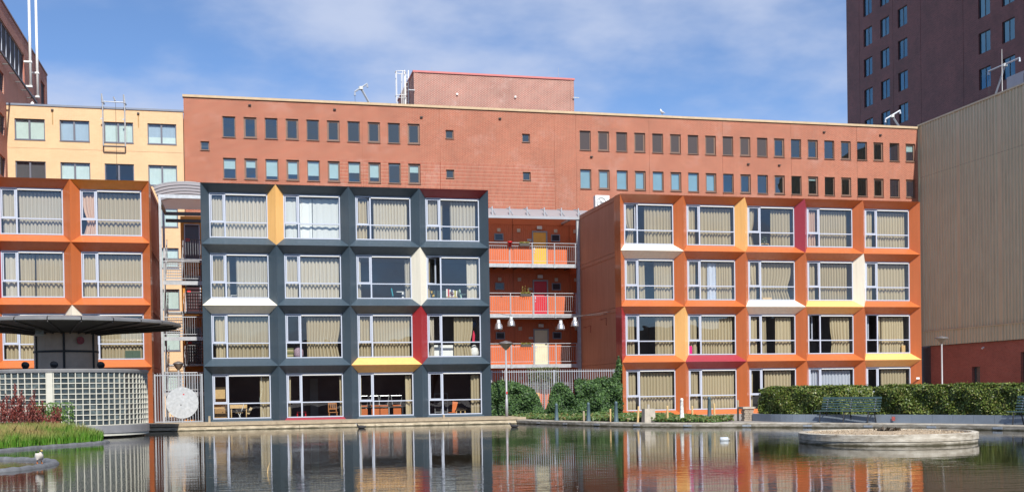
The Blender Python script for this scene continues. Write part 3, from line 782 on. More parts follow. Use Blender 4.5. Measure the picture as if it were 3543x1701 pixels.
for li, z in enumerate([.15] + FL):
    ztop = z + 2.62
    for (xa, xb) in ((10.46, 13.89), (13.91, 17.33), (17.35, 20.78), (20.80, 24.2)):
        holes = []
        ribbed(xa + .02, xb - .02, z + .1, ztop - .16, GW, ).build('ribbed_cladding', RO, rear)
        box('top_rail', RO, rear, xa, xb, GW - .03, GW + .05, ztop - .16, ztop + .22)
        box('bottom_rail', RO, rear, xa, xb, GW - .03, GW + .05, z - .04, z + .1)
        if xa < 13: continue
        off = xa - 17.35
        # small window with frame
        wx = 19.67 + off
        w_ = MB().box(0, .54, 0, .05, 0, .05).box(0, .54, 0, .05, .37, .42).box(0, .05, 0, .05, .05, .37).box(.49, .54, 0, .05, .05, .37).build('window', M('window_grey', (.24, .25, .28), rough=.5), rear, loc=(wx, GW - .07, z + 1.5))
        box('pane', M('dark_pane', (.03, .035, .045), rough=.06), w_, wx + .05, wx + .49, GW - .045, GW - .03, z + 1.55, z + 1.87)
        for vx in (17.70 + off, 19.95 + off):
            v_ = box('vent', M('vent_grille', (.55, .45, .34), rough=.6), rear, vx - .1, vx + .1, GW - .06, GW - .02, z + 2.02, z + 2.22)
        if off == 0 and li > 0:
            dm, num, lab = DCOL[li - 1]
            fr = MB().box(0, .07, 0, .1, 0, 2.1).box(.85, .93, 0, .1, 0, 2.1).box(.07, .85, 0, .1, 2.02, 2.1).build('door_frame', M('door_frame_grey', (.30, .31, .33), rough=.5), rear, loc=(18.5, GW - .085, z))
            dr = box('door', dm, rear, 18.575, 19.345, GW - .06, GW - .02, z + .02, z + 2.015)
            dr['label'] = lab
            box('handle', ALU, dr, 18.61, 18.66, GW - .10, GW - .062, z + .95, z + 1.12)
            box('handle', ALU, dr, 18.61, 18.65, GW - .10, GW - .062, z + .80, z + .88)
            lp = box('wall_lamp', M('lamp_white', (.66, .64, .60), rough=.4), rear, 18.80, 19.10, GW - .14, GW - .03, z + 2.20, z + 2.38)
            npl = box('number_plate', M('plate_white', (.62, .60, .55), rough=.5), rear, 18.22, 18.46, GW - .05, GW - .022, z + 1.5, z + 1.63)
            link('number', text_mesh(num, .13, INK), npl, None, (18.34, GW - .054, z + 1.565), (1, 1, 1), (rad(90), 0, 0))
        else:
            box('wall_lamp', M('lamp_white', (.66, .64, .60), rough=.4), rear, 18.80 + off, 19.10 + off, GW - .14, GW - .03, z + 2.20, z + 2.38)
box('roof', M('roof_membrane', (.16, .16, .16), rough=.9), rear, 10.46, 24.2, GW - .02, GW + 6, 11.65, 11.72)
box('body', RO, rear, 10.46, 24.2, GW + .06, GW + 6, 0, 11.64)

gal = thing('access_gallery', 'galvanised steel access gallery with railings between charcoal and orange blocks', 'gallery', (17.4, 7.4, 0))
GX0, GX1 = 12.0, 20.84
for xx in (14.05, 20.86):
    b = MB().box(xx - .09, xx + .09, 7.27, 7.29, 0, 11.55).box(xx - .09, xx + .09, 7.43, 7.45, 0, 11.55).box(xx - .012, xx + .012, 7.29, 7.43, 0, 11.55)
    b.build('column', GALV, gal)
for li, z in enumerate(FL):
    box('edge_beam', GALV, gal, GX0, GX1 - .08, 7.24, 7.32, z - .22, z - .012)
    box('walkway_slab', M('gallery_grating', (.17, .17, .17), rough=.8, var=.2, vs=12), gal, GX0, GX1, 7.33, GW - .05, z - .09, z - .02)
    for xx in np.arange(13, 20.8, .62): box('joist', DKSTEEL, gal, xx, xx + .06, 7.33, GW - .06, z - .2, z - .095)
    rod('top_rail', GBARS, gal, (GX0, 7.25, z + 1.17), (GX1 - .1, 7.25, z + 1.17), .018)
    rod('mid_rail', GBARS, gal, (GX0, 7.25, z + 1.0), (GX1 - .1, 7.25, z + 1.0), .014)
    rod('bottom_rail', GBARS, gal, (GX0, 7.25, z + .13), (GX1 - .1, 7.25, z + .13), .014)
    xp = [15.42, 16.75, 18.07, 19.40, 20.66]
    for xx in xp:
        box('rail_post', GBARS, gal, xx - .025, xx + .025, 7.20, 7.235, z - .2, z + 1.17)
        box('post_bracket', GALV, gal, xx - .06, xx + .06, 7.19, 7.238, z - .24, z - .06)
    x = 13.95
    while x < 20.75:
        if min(abs(x - q) for q in xp) > .04: rod('baluster', GBARS, gal, (x, 7.25, z + .13), (x, 7.25, z + 1.0), .008)
        x += .125
# canopy over the gallery
box('roof_beam', GBARS, gal, GX0, GX1 + .1, 7.2, 7.34, 11.36, 11.52)
box('roof_beam', GALV, gal, 20.3, 20.42, 7.35, 8.88, 11.30, 11.42)
SHEET = Mcloth('canopy_polycarbonate', (.50, .47, .49), .5)
b = MB(); N_ = 10
arc = [(7.22 + 1.9 * (k / N_), 11.53 + .60 * math.sin(k / N_ * math.pi * .62)) for k in range(N_ + 1)]
for k in range(N_):
    b.quad((GX0, arc[k][0], arc[k][1]), (GX1 + .9, arc[k][0], arc[k][1]), (GX1 + .9, arc[k + 1][0], arc[k + 1][1]), (GX0, arc[k + 1][0], arc[k + 1][1]))
b.build('canopy_sheet', SHEET, gal, True)
for xx in np.arange(13.72, 21.0, 1.022):
    MB().tube([(xx + .18, p[0] - .0, p[1] + .03) for p in arc], .028, 6).build('canopy_rib', GALV, gal)
    box('canopy_post', GBARS, gal, xx - .03, xx + .03, 7.20, 7.26, 11.525, 12.02)

# things on the gallery rail
for z, lab, tall in ((FL[2], 'flower box with low greenery on the top gallery rail', 0), (FL[1], 'flower box with tall yellow sprigs on the middle gallery rail', .42), (FL[0], 'dark flower box with dry stems on the lowest gallery rail', .12)):
    fb = thing('flower_box', lab, 'planter', (17.6, 7.13, z + .98), 'flower boxes on the gallery')
    MB().prism([(17.30, 7.06), (17.92, 7.06), (17.92, 7.2), (17.30, 7.2)], z + .97, z + 1.12).build('trough', M('trough_dark', (.07, .06, .055), rough=.7), fb)
    n_ = 220 if tall < .3 else 260
    P = np.stack([rng.uniform(17.32, 17.9, n_), rng.uniform(7.07, 7.19, n_), z + 1.12 + rng.uniform(0, .09, n_)], 1)
    if tall > .2:
        k_ = 90; xs = rng.choice([17.45, 17.6, 17.78], k_); P = np.concatenate([P, np.stack([xs + rng.normal(0, .015, k_), np.full(k_, 7.13), z + 1.15 + rng.uniform(0, tall, k_)], 1)])
    link('foliage', leaf_mesh(P, np.tile([0, -1, .6], (len(P), 1)).astype(float), .04, 'foliage', Mleaf('box_leaves', [(.10, .14, .03), (.25, .24, .05), (.35, .28, .06)])), fb)
pot = thing('flower_pot', 'bright red flower pot hung on the top gallery rail', 'flower pot', (16.74, 7.14, 9.75))
MB().lathe([(.0, 9.72), (.085, 9.72), (.115, 9.95), (.135, 9.95), (.14, 10.02), (.12, 10.02), (.1, 9.96), (0, 9.95)], (16.74, 7.10), 20).build('pot', M('red_pot', (.62, .01, .015), rough=.4), pot, True)
box('hook', BLACK, pot, 16.72, 16.76, 7.17, 7.23, 9.93, 9.95)

# air conditioner on the right block roof
ac = thing('air_conditioner', 'white air conditioning unit on the roof beside the orange block', 'air conditioner', (23.0, 9.4, 11.72))
MB().box(22.62, 23.5, 9.4, 9.8, 12.35, 13.2).build('housing', WHITE, ac)
MB().lathe([(.30, 0), (.30, .03), (.26, .03), (.26, .0)], n=24).build('fan_guard', M('fan_grey', (.35, .37, .38), rough=.5), ac, loc=(22.98, 9.40, 12.78), rot=(rad(90), 0, 0))
for k in range(3): MB().box(-.24, .24, -.015, .015, .005, .03).build('fan_blade', M('fan_grey', (.35, .37, .38), rough=.5), ac, loc=(22.98, 9.40, 12.78), rot=(rad(90), rad(60 * k), 0))
for xx in (22.7, 23.35): box('foot', DKSTEEL, ac, xx, xx + .08, 9.42, 9.78, 11.72, 12.35)
ac2 = thing('air_conditioner', 'second white air conditioning unit, mostly hidden by the orange parapet', 'air conditioner', (24.3, 9.4, 11.72))
MB().box(23.85, 24.8, 9.4, 9.8, 12.35, 13.15).build('housing', WHITE, ac2)
for xx in (23.95, 24.6): box('foot', DKSTEEL, ac2, xx, xx + .08, 9.42, 9.78, 11.72, 12.35)

# pendant bell lamps on two cables
def bell(x, y, zt, lab):
    t = thing('pendant_lamp', lab, 'lamp', (x, y, zt - .5), 'bell lamps hung between the blocks')
    MB().lathe([(0, zt), (.075, zt), (.085, zt - .06), (.095, zt - .15), (.10, zt - .16)], (x, y), 20).build('cap', M('lamp_cap', (.60, .62, .62), rough=.5), t, True)
    MB().lathe([(.10, zt - .161), (.15, zt - .20), (.185, zt - .30), (.205, zt - .42), (.225, zt - .49), (.215, zt - .49), (.19, zt - .40), (.14, zt - .24), (0, zt - .18)], (x, y), 24).build('shade', M('spun_aluminium', (.62, .64, .67), rough=.28, metal=.75), t, True)
    MB().tube([(x, y, zt - .002), (x, y, zt + .07)], .012, 6).build('hook', DKSTEEL, t)
bells = [(14.80, 1.8, 5.21, 'leftmost bell lamp hanging beside the charcoal block'), (15.62, 2.4, 5.41, 'second bell lamp from the charcoal block, hung higher'), (18.16, 1.8, 5.19, 'third bell lamp from the left, hung lower'), (19.12, 2.4, 5.39, 'bell lamp nearest the orange side wall, hung higher')]
for a in bells: bell(*a)
for y_, zz, zs_, lab in ((1.8, 5.62, 5.27, 'thin steel cable carrying the lower pair of bell lamps'), (2.4, 5.72, 5.46, 'thin steel cable carrying the higher pair of bell lamps')):
    xs = np.linspace(13.96, 20.92, 25); mid = (15.0, 18.0)
    pts = []
    for xx in xs:
        if y_ < 2: z_ = np.interp(xx, [13.96, 14.8, 18.16, 20.92], [5.36, 5.28, 5.26, 5.66])
        else: z_ = np.interp(xx, [13.96, 15.62, 19.12, 20.92], [5.75, 5.48, 5.46, 5.56])
        pts.append((xx, y_, z_))
    tag(MB().tube(pts, .012, 5).build('support_cable', DKSTEEL), lab, 'cable')

# ------------------------------------------------------------------ stair tower between left orange and charcoal blocks
OCH = M('ochre_cladding', (.62, .25, .03), rough=.45, var=.06, vs=1.)
och = thing('ochre_stair_apartments', 'ochre panelled apartment end wall with dark doors behind the stairs', 'building', (.8, 10.6, 0))
SF = [.2, 3.3, 6.2, 9.1]
for j, z in enumerate(SF):
    box('wall_panel', OCH, och, -1.45, -1.30, 10.6, 10.7, z - .35, z + 2.52)
    box('wall_panel', OCH, och, -1.29, 3.2, 10.6, 10.7, z - .35, z + 2.52)
    fr = MB().box(0, .05, 0, .08, 0, 2.08).box(.80, .85, 0, .08, 0, 2.08).box(.05, .80, 0, .08, 2.03, 2.08).build('door_frame', ALU, och, loc=(-1.26, 10.535, z))
    dr = box('door', M('dark_maroon_door', (.055, .022, .024), rough=.25), och, -1.21, -.46, 10.55, 10.58, z + .02, z + 2.02)
    box('door_sign', M('red_sign', (.6, .02, .03), rough=.5), dr, -1.18, -.96, 10.535, 10.546, z + 1.12, z + 1.26)
    box('door_lamp', M('lamp_white', (.66, .64, .60), rough=.4), och, -.95, -.78, 10.5, 10.58, z + 2.15, z + 2.25)
box('body', OCH, och, -1.44, 3.2, 10.71, 15, 0, 11.62)
stair = thing('stair_tower', 'galvanised open stair tower with landings between left orange and charcoal blocks', 'staircase', (-1.2, 8, 0))
for (xx, yy) in ((-2.24, 6.0), (-2.28, 9.35)):
    b = MB().box(xx - .06, xx + .06, yy - .08, yy - .06, 0, 12.0).box(xx - .06, xx + .06, yy + .06, yy + .08, 0, 12.0).box(xx - .01, xx + .01, yy - .06, yy + .06, 0, 12.0)
    b.build('column', GALV, stair)
LAND = [1.72, 4.62, 7.52]
for z in LAND:
    box('landing', GALV, stair, -2.15, 1.0, 5.95, 7.0, z - .10, z - .02)
    box('landing_beam', GALV, stair, -2.15, 1.0, 5.9, 5.945, z - .2, z - .003)
    rod('top_rail', GBARS, stair, (-2.15, 5.92, z + 1.02), (1.0, 5.92, z + 1.02), .022)
    rod('bottom_rail', GBARS, stair, (-2.15, 5.92, z + .12), (1.0, 5.92, z + .12), .016)
    x = -2.1
    while x < .9:
        rod('baluster', GBARS, stair, (x, 5.92, z + .12), (x, 5.92, z + 1.02), .010); x += .115
for z in SF[1:]:
    box('landing', GALV, stair, -2.2, 1.0, 9.05, 10.5, z - .12, z - .03)
    rod('top_rail', DKSTEEL, stair, (-1.18, 9.08, z + 1.0), (.4, 9.08, z + 1.0), .02)
    rod('bottom_rail', DKSTEEL, stair, (-1.18, 9.08, z + .1), (.4, 9.08, z + .1), .016)
    x = -1.12
    while x < .35: rod('baluster', GBARS, stair, (x, 9.08, z + .1), (x, 9.08, z + 1.0), .010); x += .13
def flight(xa, xb, y0, z0, y1, z1, n, GALV=GALV, GBARS=GBARS):
    for k in range(n):
        t = (k + .5) / n
        yy = y0 + (y1 - y0) * t; zz = z0 + (z1 - z0) * (k + 1) / (n + 1)
        box('tread', GALV, stair, xa + .03, xb - .03, yy - .13, yy + .13, zz - .035, zz)
    for xx in (xa, xb):
        b = MB(); d = .09
        b.add([(xx - .012, y0, z0 - d), (xx + .012, y0, z0 - d), (xx + .012, y0, z0 + d), (xx - .012, y0, z0 + d), (xx - .012, y1, z1 - d), (xx + .012, y1, z1 - d), (xx + .012, y1, z1 + d), (xx - .012, y1, z1 + d)],
              [(0, 3, 2, 1), (4, 5, 6, 7), (0, 1, 5, 4), (1, 2, 6, 5), (2, 3, 7, 6), (3, 0, 4, 7)])
        b.build('stringer', GALV, stair)
        rod('hand_rail', GBARS, stair, (xx, y0, z0 + 1.0), (xx, y1, z1 + 1.0), .02)
        for t in (0, .33, .66, 1): rod('rail_post', GBARS, stair, (xx, y0 + (y1 - y0) * t, z0 + (z1 - z0) * t), (xx, y0 + (y1 - y0) * t, z0 + (z1 - z0) * t + 1.0), .015)
for i, z in enumerate(LAND):
    flight(-2.1, -1.25, 7.0, z - .02, 9.05, SF[i + 1] - .03, 8)
    flight(-1.10, -.25, 7.0, z - .02, 9.05, SF[i] - .03, 8, DKSTEEL, DKSTEEL)
for z, yy, mm in ((11.92, 6.0, GALV), (11.55, 9.3, DKSTEEL), (11.25, 9.9, DKSTEEL)):
    box('roof_beam', mm, stair, -2.2, 1.2, yy - .06, yy + .06, z - .09, z + .09)
box('roof_beam', DKSTEEL, stair, -2.24, -2.12, 6.07, 9.23, 11.5, 11.66)
VA = Mcloth('vault_sheet', (.66, .64, .66), .55)
b = MB(); CX, HW = -.95, 1.62
def vz(x): return 12.02 + .72 * math.sqrt(max(0, 1 - ((x - CX) / 2.0) ** 2))
xs = np.linspace(CX - HW, CX + HW, 25)
for k in range(24):
    b.quad((xs[k], 6.0, vz(xs[k])), (xs[k + 1], 6.0, vz(xs[k + 1])), (xs[k + 1], 10.6, vz(xs[k + 1])), (xs[k], 10.6, vz(xs[k])))
b.build('vault_sheet', VA, stair, True)
b = MB()
for k in range(24): b.quad((xs[k], 10.58, 12.0), (xs[k + 1], 10.58, 12.0), (xs[k + 1], 10.58, vz(xs[k + 1]) - .02), (xs[k], 10.58, vz(xs[k]) - .02))
b.build('vault_end', VA, stair)
for yy in np.arange(6.05, 10.6, .9):
    MB().tube([(x_, yy, vz(x_) - .03) for x_ in xs], .03, 6).build('vault_rib', GALV, stair, True)

# gate with zinc disc
gate = thing('entrance_gate', 'galvanised bar gate with large round zinc disc below the stair tower', 'gate', (-1.1, .3, .1))
for xx in (-2.25, -1.03, -.1):
    box('gate_post', GBARS, gate, xx - .035, xx + .035, .27, .34, .12, 2.56)
for zz in (.3, 2.5): box('gate_rail', GBARS, gate, -2.215, -.135, .285, .325, zz - .025, zz + .025)
x = -2.13
while x < -.15:
    if abs(x + 1.03) > .06: box('gate_bar', GBARS, gate, x - .014, x + .014, .29, .318, .1, 2.6)
    x += .122
MB().lathe([(0, 0), (.745, 0), (.745, .02), (0, .02)], n=48).build('disc', ZINC, gate, loc=(-1.02, .27, 1.19), rot=(rad(90), 0, 0))
box('disc_seam', GALV, gate, -1.028, -1.012, .243, .249, .5, 1.9)
box('lock', BLACK, gate, -1.1, -1.06, .243, .249, 1.05, 1.12)
box('sticker', M('red_sign', (.6, .02, .03), rough=.5), gate, -.98, -.92, .243, .249, 1.56, 1.62)

# ------------------------------------------------------------------ red brick office building behind
YB = 28.0
def office_window(root, x0, x1, z0, z1, y, style, idx, frame=BRFRAME, glass=GLASS2):
    f = .088; w, h = x1 - x0, z1 - z0
    k = ('ow', round(w, 2), round(h, 2), frame.name, idx % 2)
    g = f * (1.5 if idx % 2 else .8)
    if k not in PANES:
        b = MB().box(0, g, 0, .08, 0, h).box(w - g, w, 0, .08, 0, h).box(g, w - g, 0, .08, h - g, h).box(g, w - g, 0, .08, 0, g)
        b.box(-.02, w + .02, -.19, .0, -.04, .004)
        PANES[k] = b.mesh('window', False, frame)
    o = link('window', PANES[k], root, None, (x0, y, z0))
    pane(o, g - .01, w - g + .01, g - .01, h - g + .01, (x0, y, z0), mat=glass)
    if style:
        bm_, frac = style
        yb = y + .012 if bm_ is BLINDD else y + .10
        box('blind', bm_, o, x0 + g - (-.004 if bm_ is BLINDD else .008), x1 - g + (-.004 if bm_ is BLINDD else .008), yb, yb + .015, z1 - (h * frac), z1 - (g + .004 if bm_ is BLINDD else .02))
    return o
office = thing('brick_office_building', 'long red brick office building with two rows of windows behind the blocks', 'building', (27, YB, 0))
holes = []; wins = []
for r, (za, zb) in enumerate(((17.04, 18.54), (20.0, 21.5))):
    for i in range(10):
        x = .72 + 1.482 * i; wins.append((x, x + .91, za, zb, 'A', r, i))
    for i in range(20):
        x = 27.38 + 1.482 * i; wins.append((x, x + .90, za, zb, 'C', r, i))
for x, za in ((-.82, 19.03), (16.91, 20.5), (22.82, 20.45), (16.91, 17.55), (22.83, 17.55)): wins.append((x, x + .61, za, za + .63, 'S', 0, 0))
for w_ in wins: holes.append(w_[:4])
JX = [3.09, 10.69, 16.46, 25.35, 27.08, 33.04, 39.22, 45.17, 51.06]
place = lambda u, d, z: (u, YB + d, z)
# joints as real grooves: thin recessed slots between wall panels, split where they cross windows
def groove_cols():
    g = []
    for x in JX:
        zsn = [14.0, 18.72, 22.7]
        segs = [(14.0, 22.7)]
        for w_ in wins:
            if w_[0] - .03 < x < w_[1] + .03:
                ns = []
                for a, c_ in segs:
                    if w_[2] > a and w_[3] < c_: ns += [(a, w_[2] - .05), (w_[3] + .05, c_)]
                    else: ns.append((a, c_))
                segs = ns
        for a, c_ in segs: g.append((x - .014, x + .014, a, c_, .03))
    return g
b = wall_holes(-1.93, 56.74, 0.1, 22.72, holes + groove_cols(), .16, place)
b.build('brick_wall', BRICK, office)
# stack-bonded brick field, standing a little proud around its windows
fw = [(w_[0] - .003, w_[1] + .003, w_[2] - .003, w_[3] + .003) for w_ in wins if 8.98 < w_[0] < 25.3 and w_[3] < 18.66]
b = wall_holes(9.0, 25.33, 14.2, 18.70, fw + [(16.44, 16.48, 14.2, 18.70), (10.67, 10.71, 14.2, 18.70)], .006, lambda u, d, z: (u, YB - .006 + d, z))
b.build('stack_bond_field', BRICKS, office)
for x0_, x1_ in ((-1.93, 9.0), (25.33, 56.74)):
    pass
MB().quad((-1.93, YB, .1), (-1.93, YB + 20, .1), (-1.93, YB + 20, 22.72), (-1.93, YB, 22.72)).build('end_wall', BRICKX, office)
x = -2.0
while x < 56.7:
    x1 = min(x + 1.48, 56.78)
    b = MB(); z0 = 22.74
    b.add([(x + .004, YB - .10, z0), (x1 - .004, YB - .10, z0), (x1 - .004, YB + .4, z0), (x + .004, YB + .4, z0), (x + .004, YB - .10, z0 + .17), (x1 - .004, YB - .10, z0 + .17), (x1 - .004, YB + .4, z0 + .22), (x + .004, YB + .4, z0 + .22)],
          [(0, 3, 2, 1), (4, 5, 6, 7), (0, 1, 5, 4), (1, 2, 6, 5), (2, 3, 7, 6), (3, 0, 4, 7)])
    b.build('coping_stone', COPING, office); x = x1
box('roof', M('roof_membrane', (.16, .16, .16), rough=.9), office, -1.9, 56.7, YB + .42, YB + 20, 22.3, 22.4)
b = MB()
for z in (16.4, 19.4, 22.2): b.box(-1.8, 56.6, YB + .2, YB + 5, z - .15, z)
b.box(-1.8, 56.6, YB + 4.9, YB + 5, 15, 22.2)
b.build('interior', DARKROOM, office)
lowA = [.50, .42, .80, .68, .72, .82, .52, .72, .12, .42]
for i, (x0_, x1_, za, zb, g_, r, k) in enumerate(wins):
    st = None
    if g_ == 'A' and r == 0: st = (BLIND, lowA[k])
    if g_ == 'C' and r == 1 and k < 11: st = (BLINDD, .97)
    if g_ == 'C' and r == 0 and k < 8: st = (BLINDP, .97)
    if g_ == 'C' and r == 1 and k == 19: st = (BLIND, .42)
    if g_ == 'C' and r == 0 and k == 13: st = (BLIND, .2)
    office_window(office, x0_, x1_, za, zb, YB + .12, st, k)
for (x, z) in ((2.55, 22.3), (8.6, 22.25), (15.0, 21.95), (28.2, 19.45), (41.3, 19.3), (48.0, 22.1), (53.1, 22.05), (44.0, 19.3), (21.0, 22.1)):
    box('spout', BLACK, office, x, x + .2, YB - .12, YB - .003, z, z + .09)
# penthouse
pent = thing('brick_penthouse', 'lower brick plant room with pink coping on the office roof', 'building', (21.6, 32, 22.4))
PY = 32.0
pz = 26.46
MB().quad((15.2, PY, 22.4), (28.17, PY, 22.4), (28.17, PY, pz), (15.2, PY, pz)).build('front_wall', BRICKP, pent)
MB().quad((15.2, PY + 9, 22.4), (15.2, PY, 22.4), (15.2, PY, pz), (15.2, PY + 9, pz)).build('side_wall', BRICKPX, pent)
MB().quad((28.17, PY, 22.4), (28.17, PY + 9, 22.4), (28.17, PY + 9, pz), (28.17, PY, pz)).build('side_wall', BRICKPX, pent)
for xx in (15.2, 27.88): box('corner_pier', BRICKP, pent, xx - .01, xx + .30, PY - .03, PY + .3, 22.4, pz - .01)
PCOP = M('pink_coping', (.52, .16, .15), rough=.6)
box('coping', PCOP, pent, 15.12, 28.25, PY - .08, PY + .3, pz, pz + .14)
box('coping', PCOP, pent, 15.12, 15.45, PY + .305, PY + 9, pz, pz + .14)
box('roof', M('roof_membrane', (.16, .16, .16), rough=.9), pent, 15.46, 28.2, PY + .31, PY + 9, pz - .1, pz - .02)
for (xx, zz) in ((18.6, 24.9), (23.3, 24.9), (18.6, 23.6), (23.3, 23.55), (27.7, 23.45), (15.5, 23.5)):
    box('bulkhead_lamp', WHITE, pent, xx - .07, xx + .07, PY - .12, PY - .003, zz - .07, zz + .07)
for xx, d in ((15.0, -1), (28.3, 1)):
    box('camera_arm', GALV, pent, xx - .25, xx + .25, PY - .2, PY - .12, 25.0, 25.06)
tag(MB().tube([(27.2, 33, pz + .1), (27.2, 33, pz + 1.25)], [.02, .01], 6).build('lightning_rod', GALV), 'thin lightning rod near the right end of the plant room', 'rod')
tag(MB().tube([(16.8, 33, pz + .1), (16.8, 33, pz + .75)], [.018, .01], 6).build('lightning_rod', GALV), 'thin lightning rod near the left end of the plant room', 'rod')
lad = thing('cage_ladder', 'white caged ladder beside the plant room', 'ladder', (14.6, 36, 22.4))
for xx in (14.85, 15.15): rod('ladder_rail', WHITE, lad, (xx, 34.5, 22.4), (xx, 34.5, 27.3), .05)
for zz in np.arange(22.7, 27.2, .3): rod('rung', WHITE, lad, (14.85, 34.5, zz), (15.15, 34.5, zz), .018)
for zz in (23.5, 25.2, 27.1):
    MB().tube([(14.5 + .42 * math.cos(a), 34.45 + .42 * math.sin(a), zz) for a in np.linspace(0, 2 * math.pi, 25)], .028, 6).build('cage_hoop', WHITE, lad)
for a in np.linspace(0, 2 * math.pi, 6)[:-1]: rod('cage_bar', WHITE, lad, (14.5 + .42 * math.cos(a), 34.45 + .42 * math.sin(a), 23.4), (14.5 + .42 * math.cos(a), 34.45 + .42 * math.sin(a), 27.15), .025)
def davit(loc, base, top, bar0, bar1, lab):
    t = thing('roof_davit', lab, 'crane', loc, 'window cleaning davits on the roofs')
    m_ = M('davit_steel', (.42, .46, .52), rough=.4, metal=.3)
    b = MB().tube([base, top], .09, 4); b.build('mast', m_, t)
    MB().tube([bar0, bar1], .07, 6).build('jib', m_, t)
    MB().tube([Vector(top) - Vector((0, 0, .12)), Vector(top) + Vector((0, 0, .1))], .17, 10).build('slew_head', M('davit_head', (.62, .64, .62), rough=.5), t)
    for p in (bar0, bar1):
        MB().tube([p, (p[0], p[1], p[2] - .28)], [.05, .09], 6).build('sheave', m_, t)
    MB().tube([(bar0[0], bar0[1], bar0[2] - .25), (bar0[0] + .05, bar0[1], base[2])], .012, 4).build('wire', DKSTEEL, t)
davit((12.0, 30, 22.4), (12.0, 30, 22.45), (10.86, 30, 24.5), (10.4, 30, 24.2), (11.35, 30, 24.85), 'grey roof davit with short jib left of the plant room')
davit((56.5, 30, 22.4), (56.9, 30, 22.45), (55.6, 30, 24.25), (54.95, 30, 23.95), (56.35, 30, 24.75), 'grey roof davit at the right end of the office roof')

# ------------------------------------------------------------------ yellow brick building
YY = 27.0
yel = thing('yellow_brick_building', 'yellow brick building with wide grey framed windows on the left', 'building', (-7.6, YY, 0))
yw = []
for r in range(7):
    za = 19.13 - 2.88 * r
    for c_ in range(4):
        if r > 1 and c_ < 2: continue
        yw.append((-12.95 + 2.873 * c_, -12.95 + 2.873 * c_ + 1.93, za, za + 1.42, r, c_))
b = wall_holes(-13.44, -1.95, .1, 21.42, [w_[:4] for w_ in yw] + [(-13.43, -1.96, 18.55, 18.57, .02), (-7.4, -7.385, 14.5, 18.54, .02), (-7.4, -7.385, 18.58, 21.4, .02)], .14, lambda u, d, z: (u, YY + d, z))
b.build('brick_wall', YBRICK, yel)
MB().quad((-1.95, YY, .1), (-1.95, YY + .99, .1), (-1.95, YY + .99, 21.42), (-1.95, YY, 21.42)).build('end_wall', YBRICKX, yel)
box('coping', M('grey_coping', (.18, .21, .27), rough=.5), yel, -13.44, -1.90, YY - .06, YY + .3, 21.43, 21.56)
box('roof', M('roof_membrane', (.16, .16, .16), rough=.9), yel, -13.4, -1.96, YY + .31, YY + 16, 21.2, 21.3)
for x in (-10.6, -5.0):
    box('spout', DKSTEEL, yel, x, x + .16, YY - .12, YY - .003, 21.16, 21.25)
    box('drip_stain', M('drip_stain', (.40, .25, .11), rough=.9, var=.4, vs=3), yel, x + .04, x + .12, YY - .004, YY - .001, 20.2, 21.15)
SLATC = M('vertical_slat', (.68, .74, .70), rough=.8)
SLATB = M('vertical_slat_grey', (.45, .52, .62), rough=.8)
def yellow_window(x0, x1, z0, z1, r, c_):
    w, h, y = x1 - x0, z1 - z0, YY + .09; f = .07
    k = ('yw',)
    if k not in PANES:
        b = MB().box(0, f, 0, .08, 0, h).box(w - f, w, 0, .08, 0, h).box(f, w - f, 0, .08, h - f, h).box(f, w - f, 0, .08, 0, f)
        b.box(w * .48 - .06, w * .48 + .06, .005, .075, f, h - f).box(-.02, w + .02, -.13, 0, -.05, .004)
        PANES[k] = b.mesh('window', False, GRFRAME)
    o = link('window', PANES[k], yel, None, (x0, y, z0))
    for a, e in ((f, w * .48 - .06), (w * .48 + .06, w - f)):
        pane(o, a - .01, e + .01, f - .01, h - f + .01, (x0, y, z0), mat=Mglass('yellow_glass', tint=(.85, .92, .92), refl=1.6, wob=.006))
        if (r, c_) in ((1, 2),): continue
        m_ = M('dark_slat', (.10, .09, .10), rough=.8) if (r, c_) == (1, 0) else SLATB if (r, c_) in ((0, 1), (0, 3)) else SLATC
        if (r, c_) == (0, 3):
            box('frosted_film', SLATC, o, x0 + a, x0 + e, y + .05, y + .055, z0 + f, z0 + f + .42)
        b = MB(); xx = a
        while xx < e - .02:
            x2 = min(xx + .085, e); b.quad((xx, .0, 0), (x2, .035, 0), (x2, .035, h - f), (xx, .0, h - f)); xx += .092
        b.build('vertical_blind', m_, o, loc=(x0, y + .12, z0 + .03))
for w_ in yw: yellow_window(*w_)
b = MB()
for r in range(8): b.box(-13.3, -2.0, YY + .3, YY + 3.4, 18.75 - 2.88 * r - .1 + .0, 18.75 - 2.88 * r)
b.box(-13.3, -2.0, YY + 3.4, YY + 3.5, .2, 21.1).build('interior', M('office_dark', (.12, .12, .13), rough=.9), yel)
# window cleaning frame hung from the parapet
hoist = thing('facade_hoist', 'grey steel window cleaning frame hanging over the yellow parapet', 'hoist', (-6.5, YY - .4, 18.8))
for xx in (-7.22, -5.78):
    rod('hanger', GALV, hoist, (xx, YY - .4, 18.8), (xx, YY - .4, 22.0), .05)
    rod('arm', GALV, hoist, (xx, YY - .4, 21.9), (xx, YY + .6, 21.9), .05)
    MB().tube([(xx, YY - .4, 21.75), (xx - .05, YY - .45, 22.35)], [.09, .05], 6).build('winch', GALV, hoist)
    box('knee_plate', GALV, hoist, xx - .14, xx + .02, YY - .42, YY - .36, 20.6, 20.7)
rod('bottom_bar', DKSTEEL, hoist, (-7.22, YY - .4, 18.78), (-5.78, YY - .4, 18.78), .06)
rod('top_bar', GALV, hoist, (-7.22, YY + .1, 21.95), (-5.78, YY + .1, 21.95), .035)
MB().tube([(-6.5, YY + .1, 21.9), (-6.45, YY + .1, 22.05), (-6.55, YY + .05, 22.3)], [.06, .06, .04], 6).build('pulley', GALV, hoist)
rod('rope', DKSTEEL, hoist, (-6.4, YY - .1, 16.3), (-6.4, YY - .1, 21.9), .012)
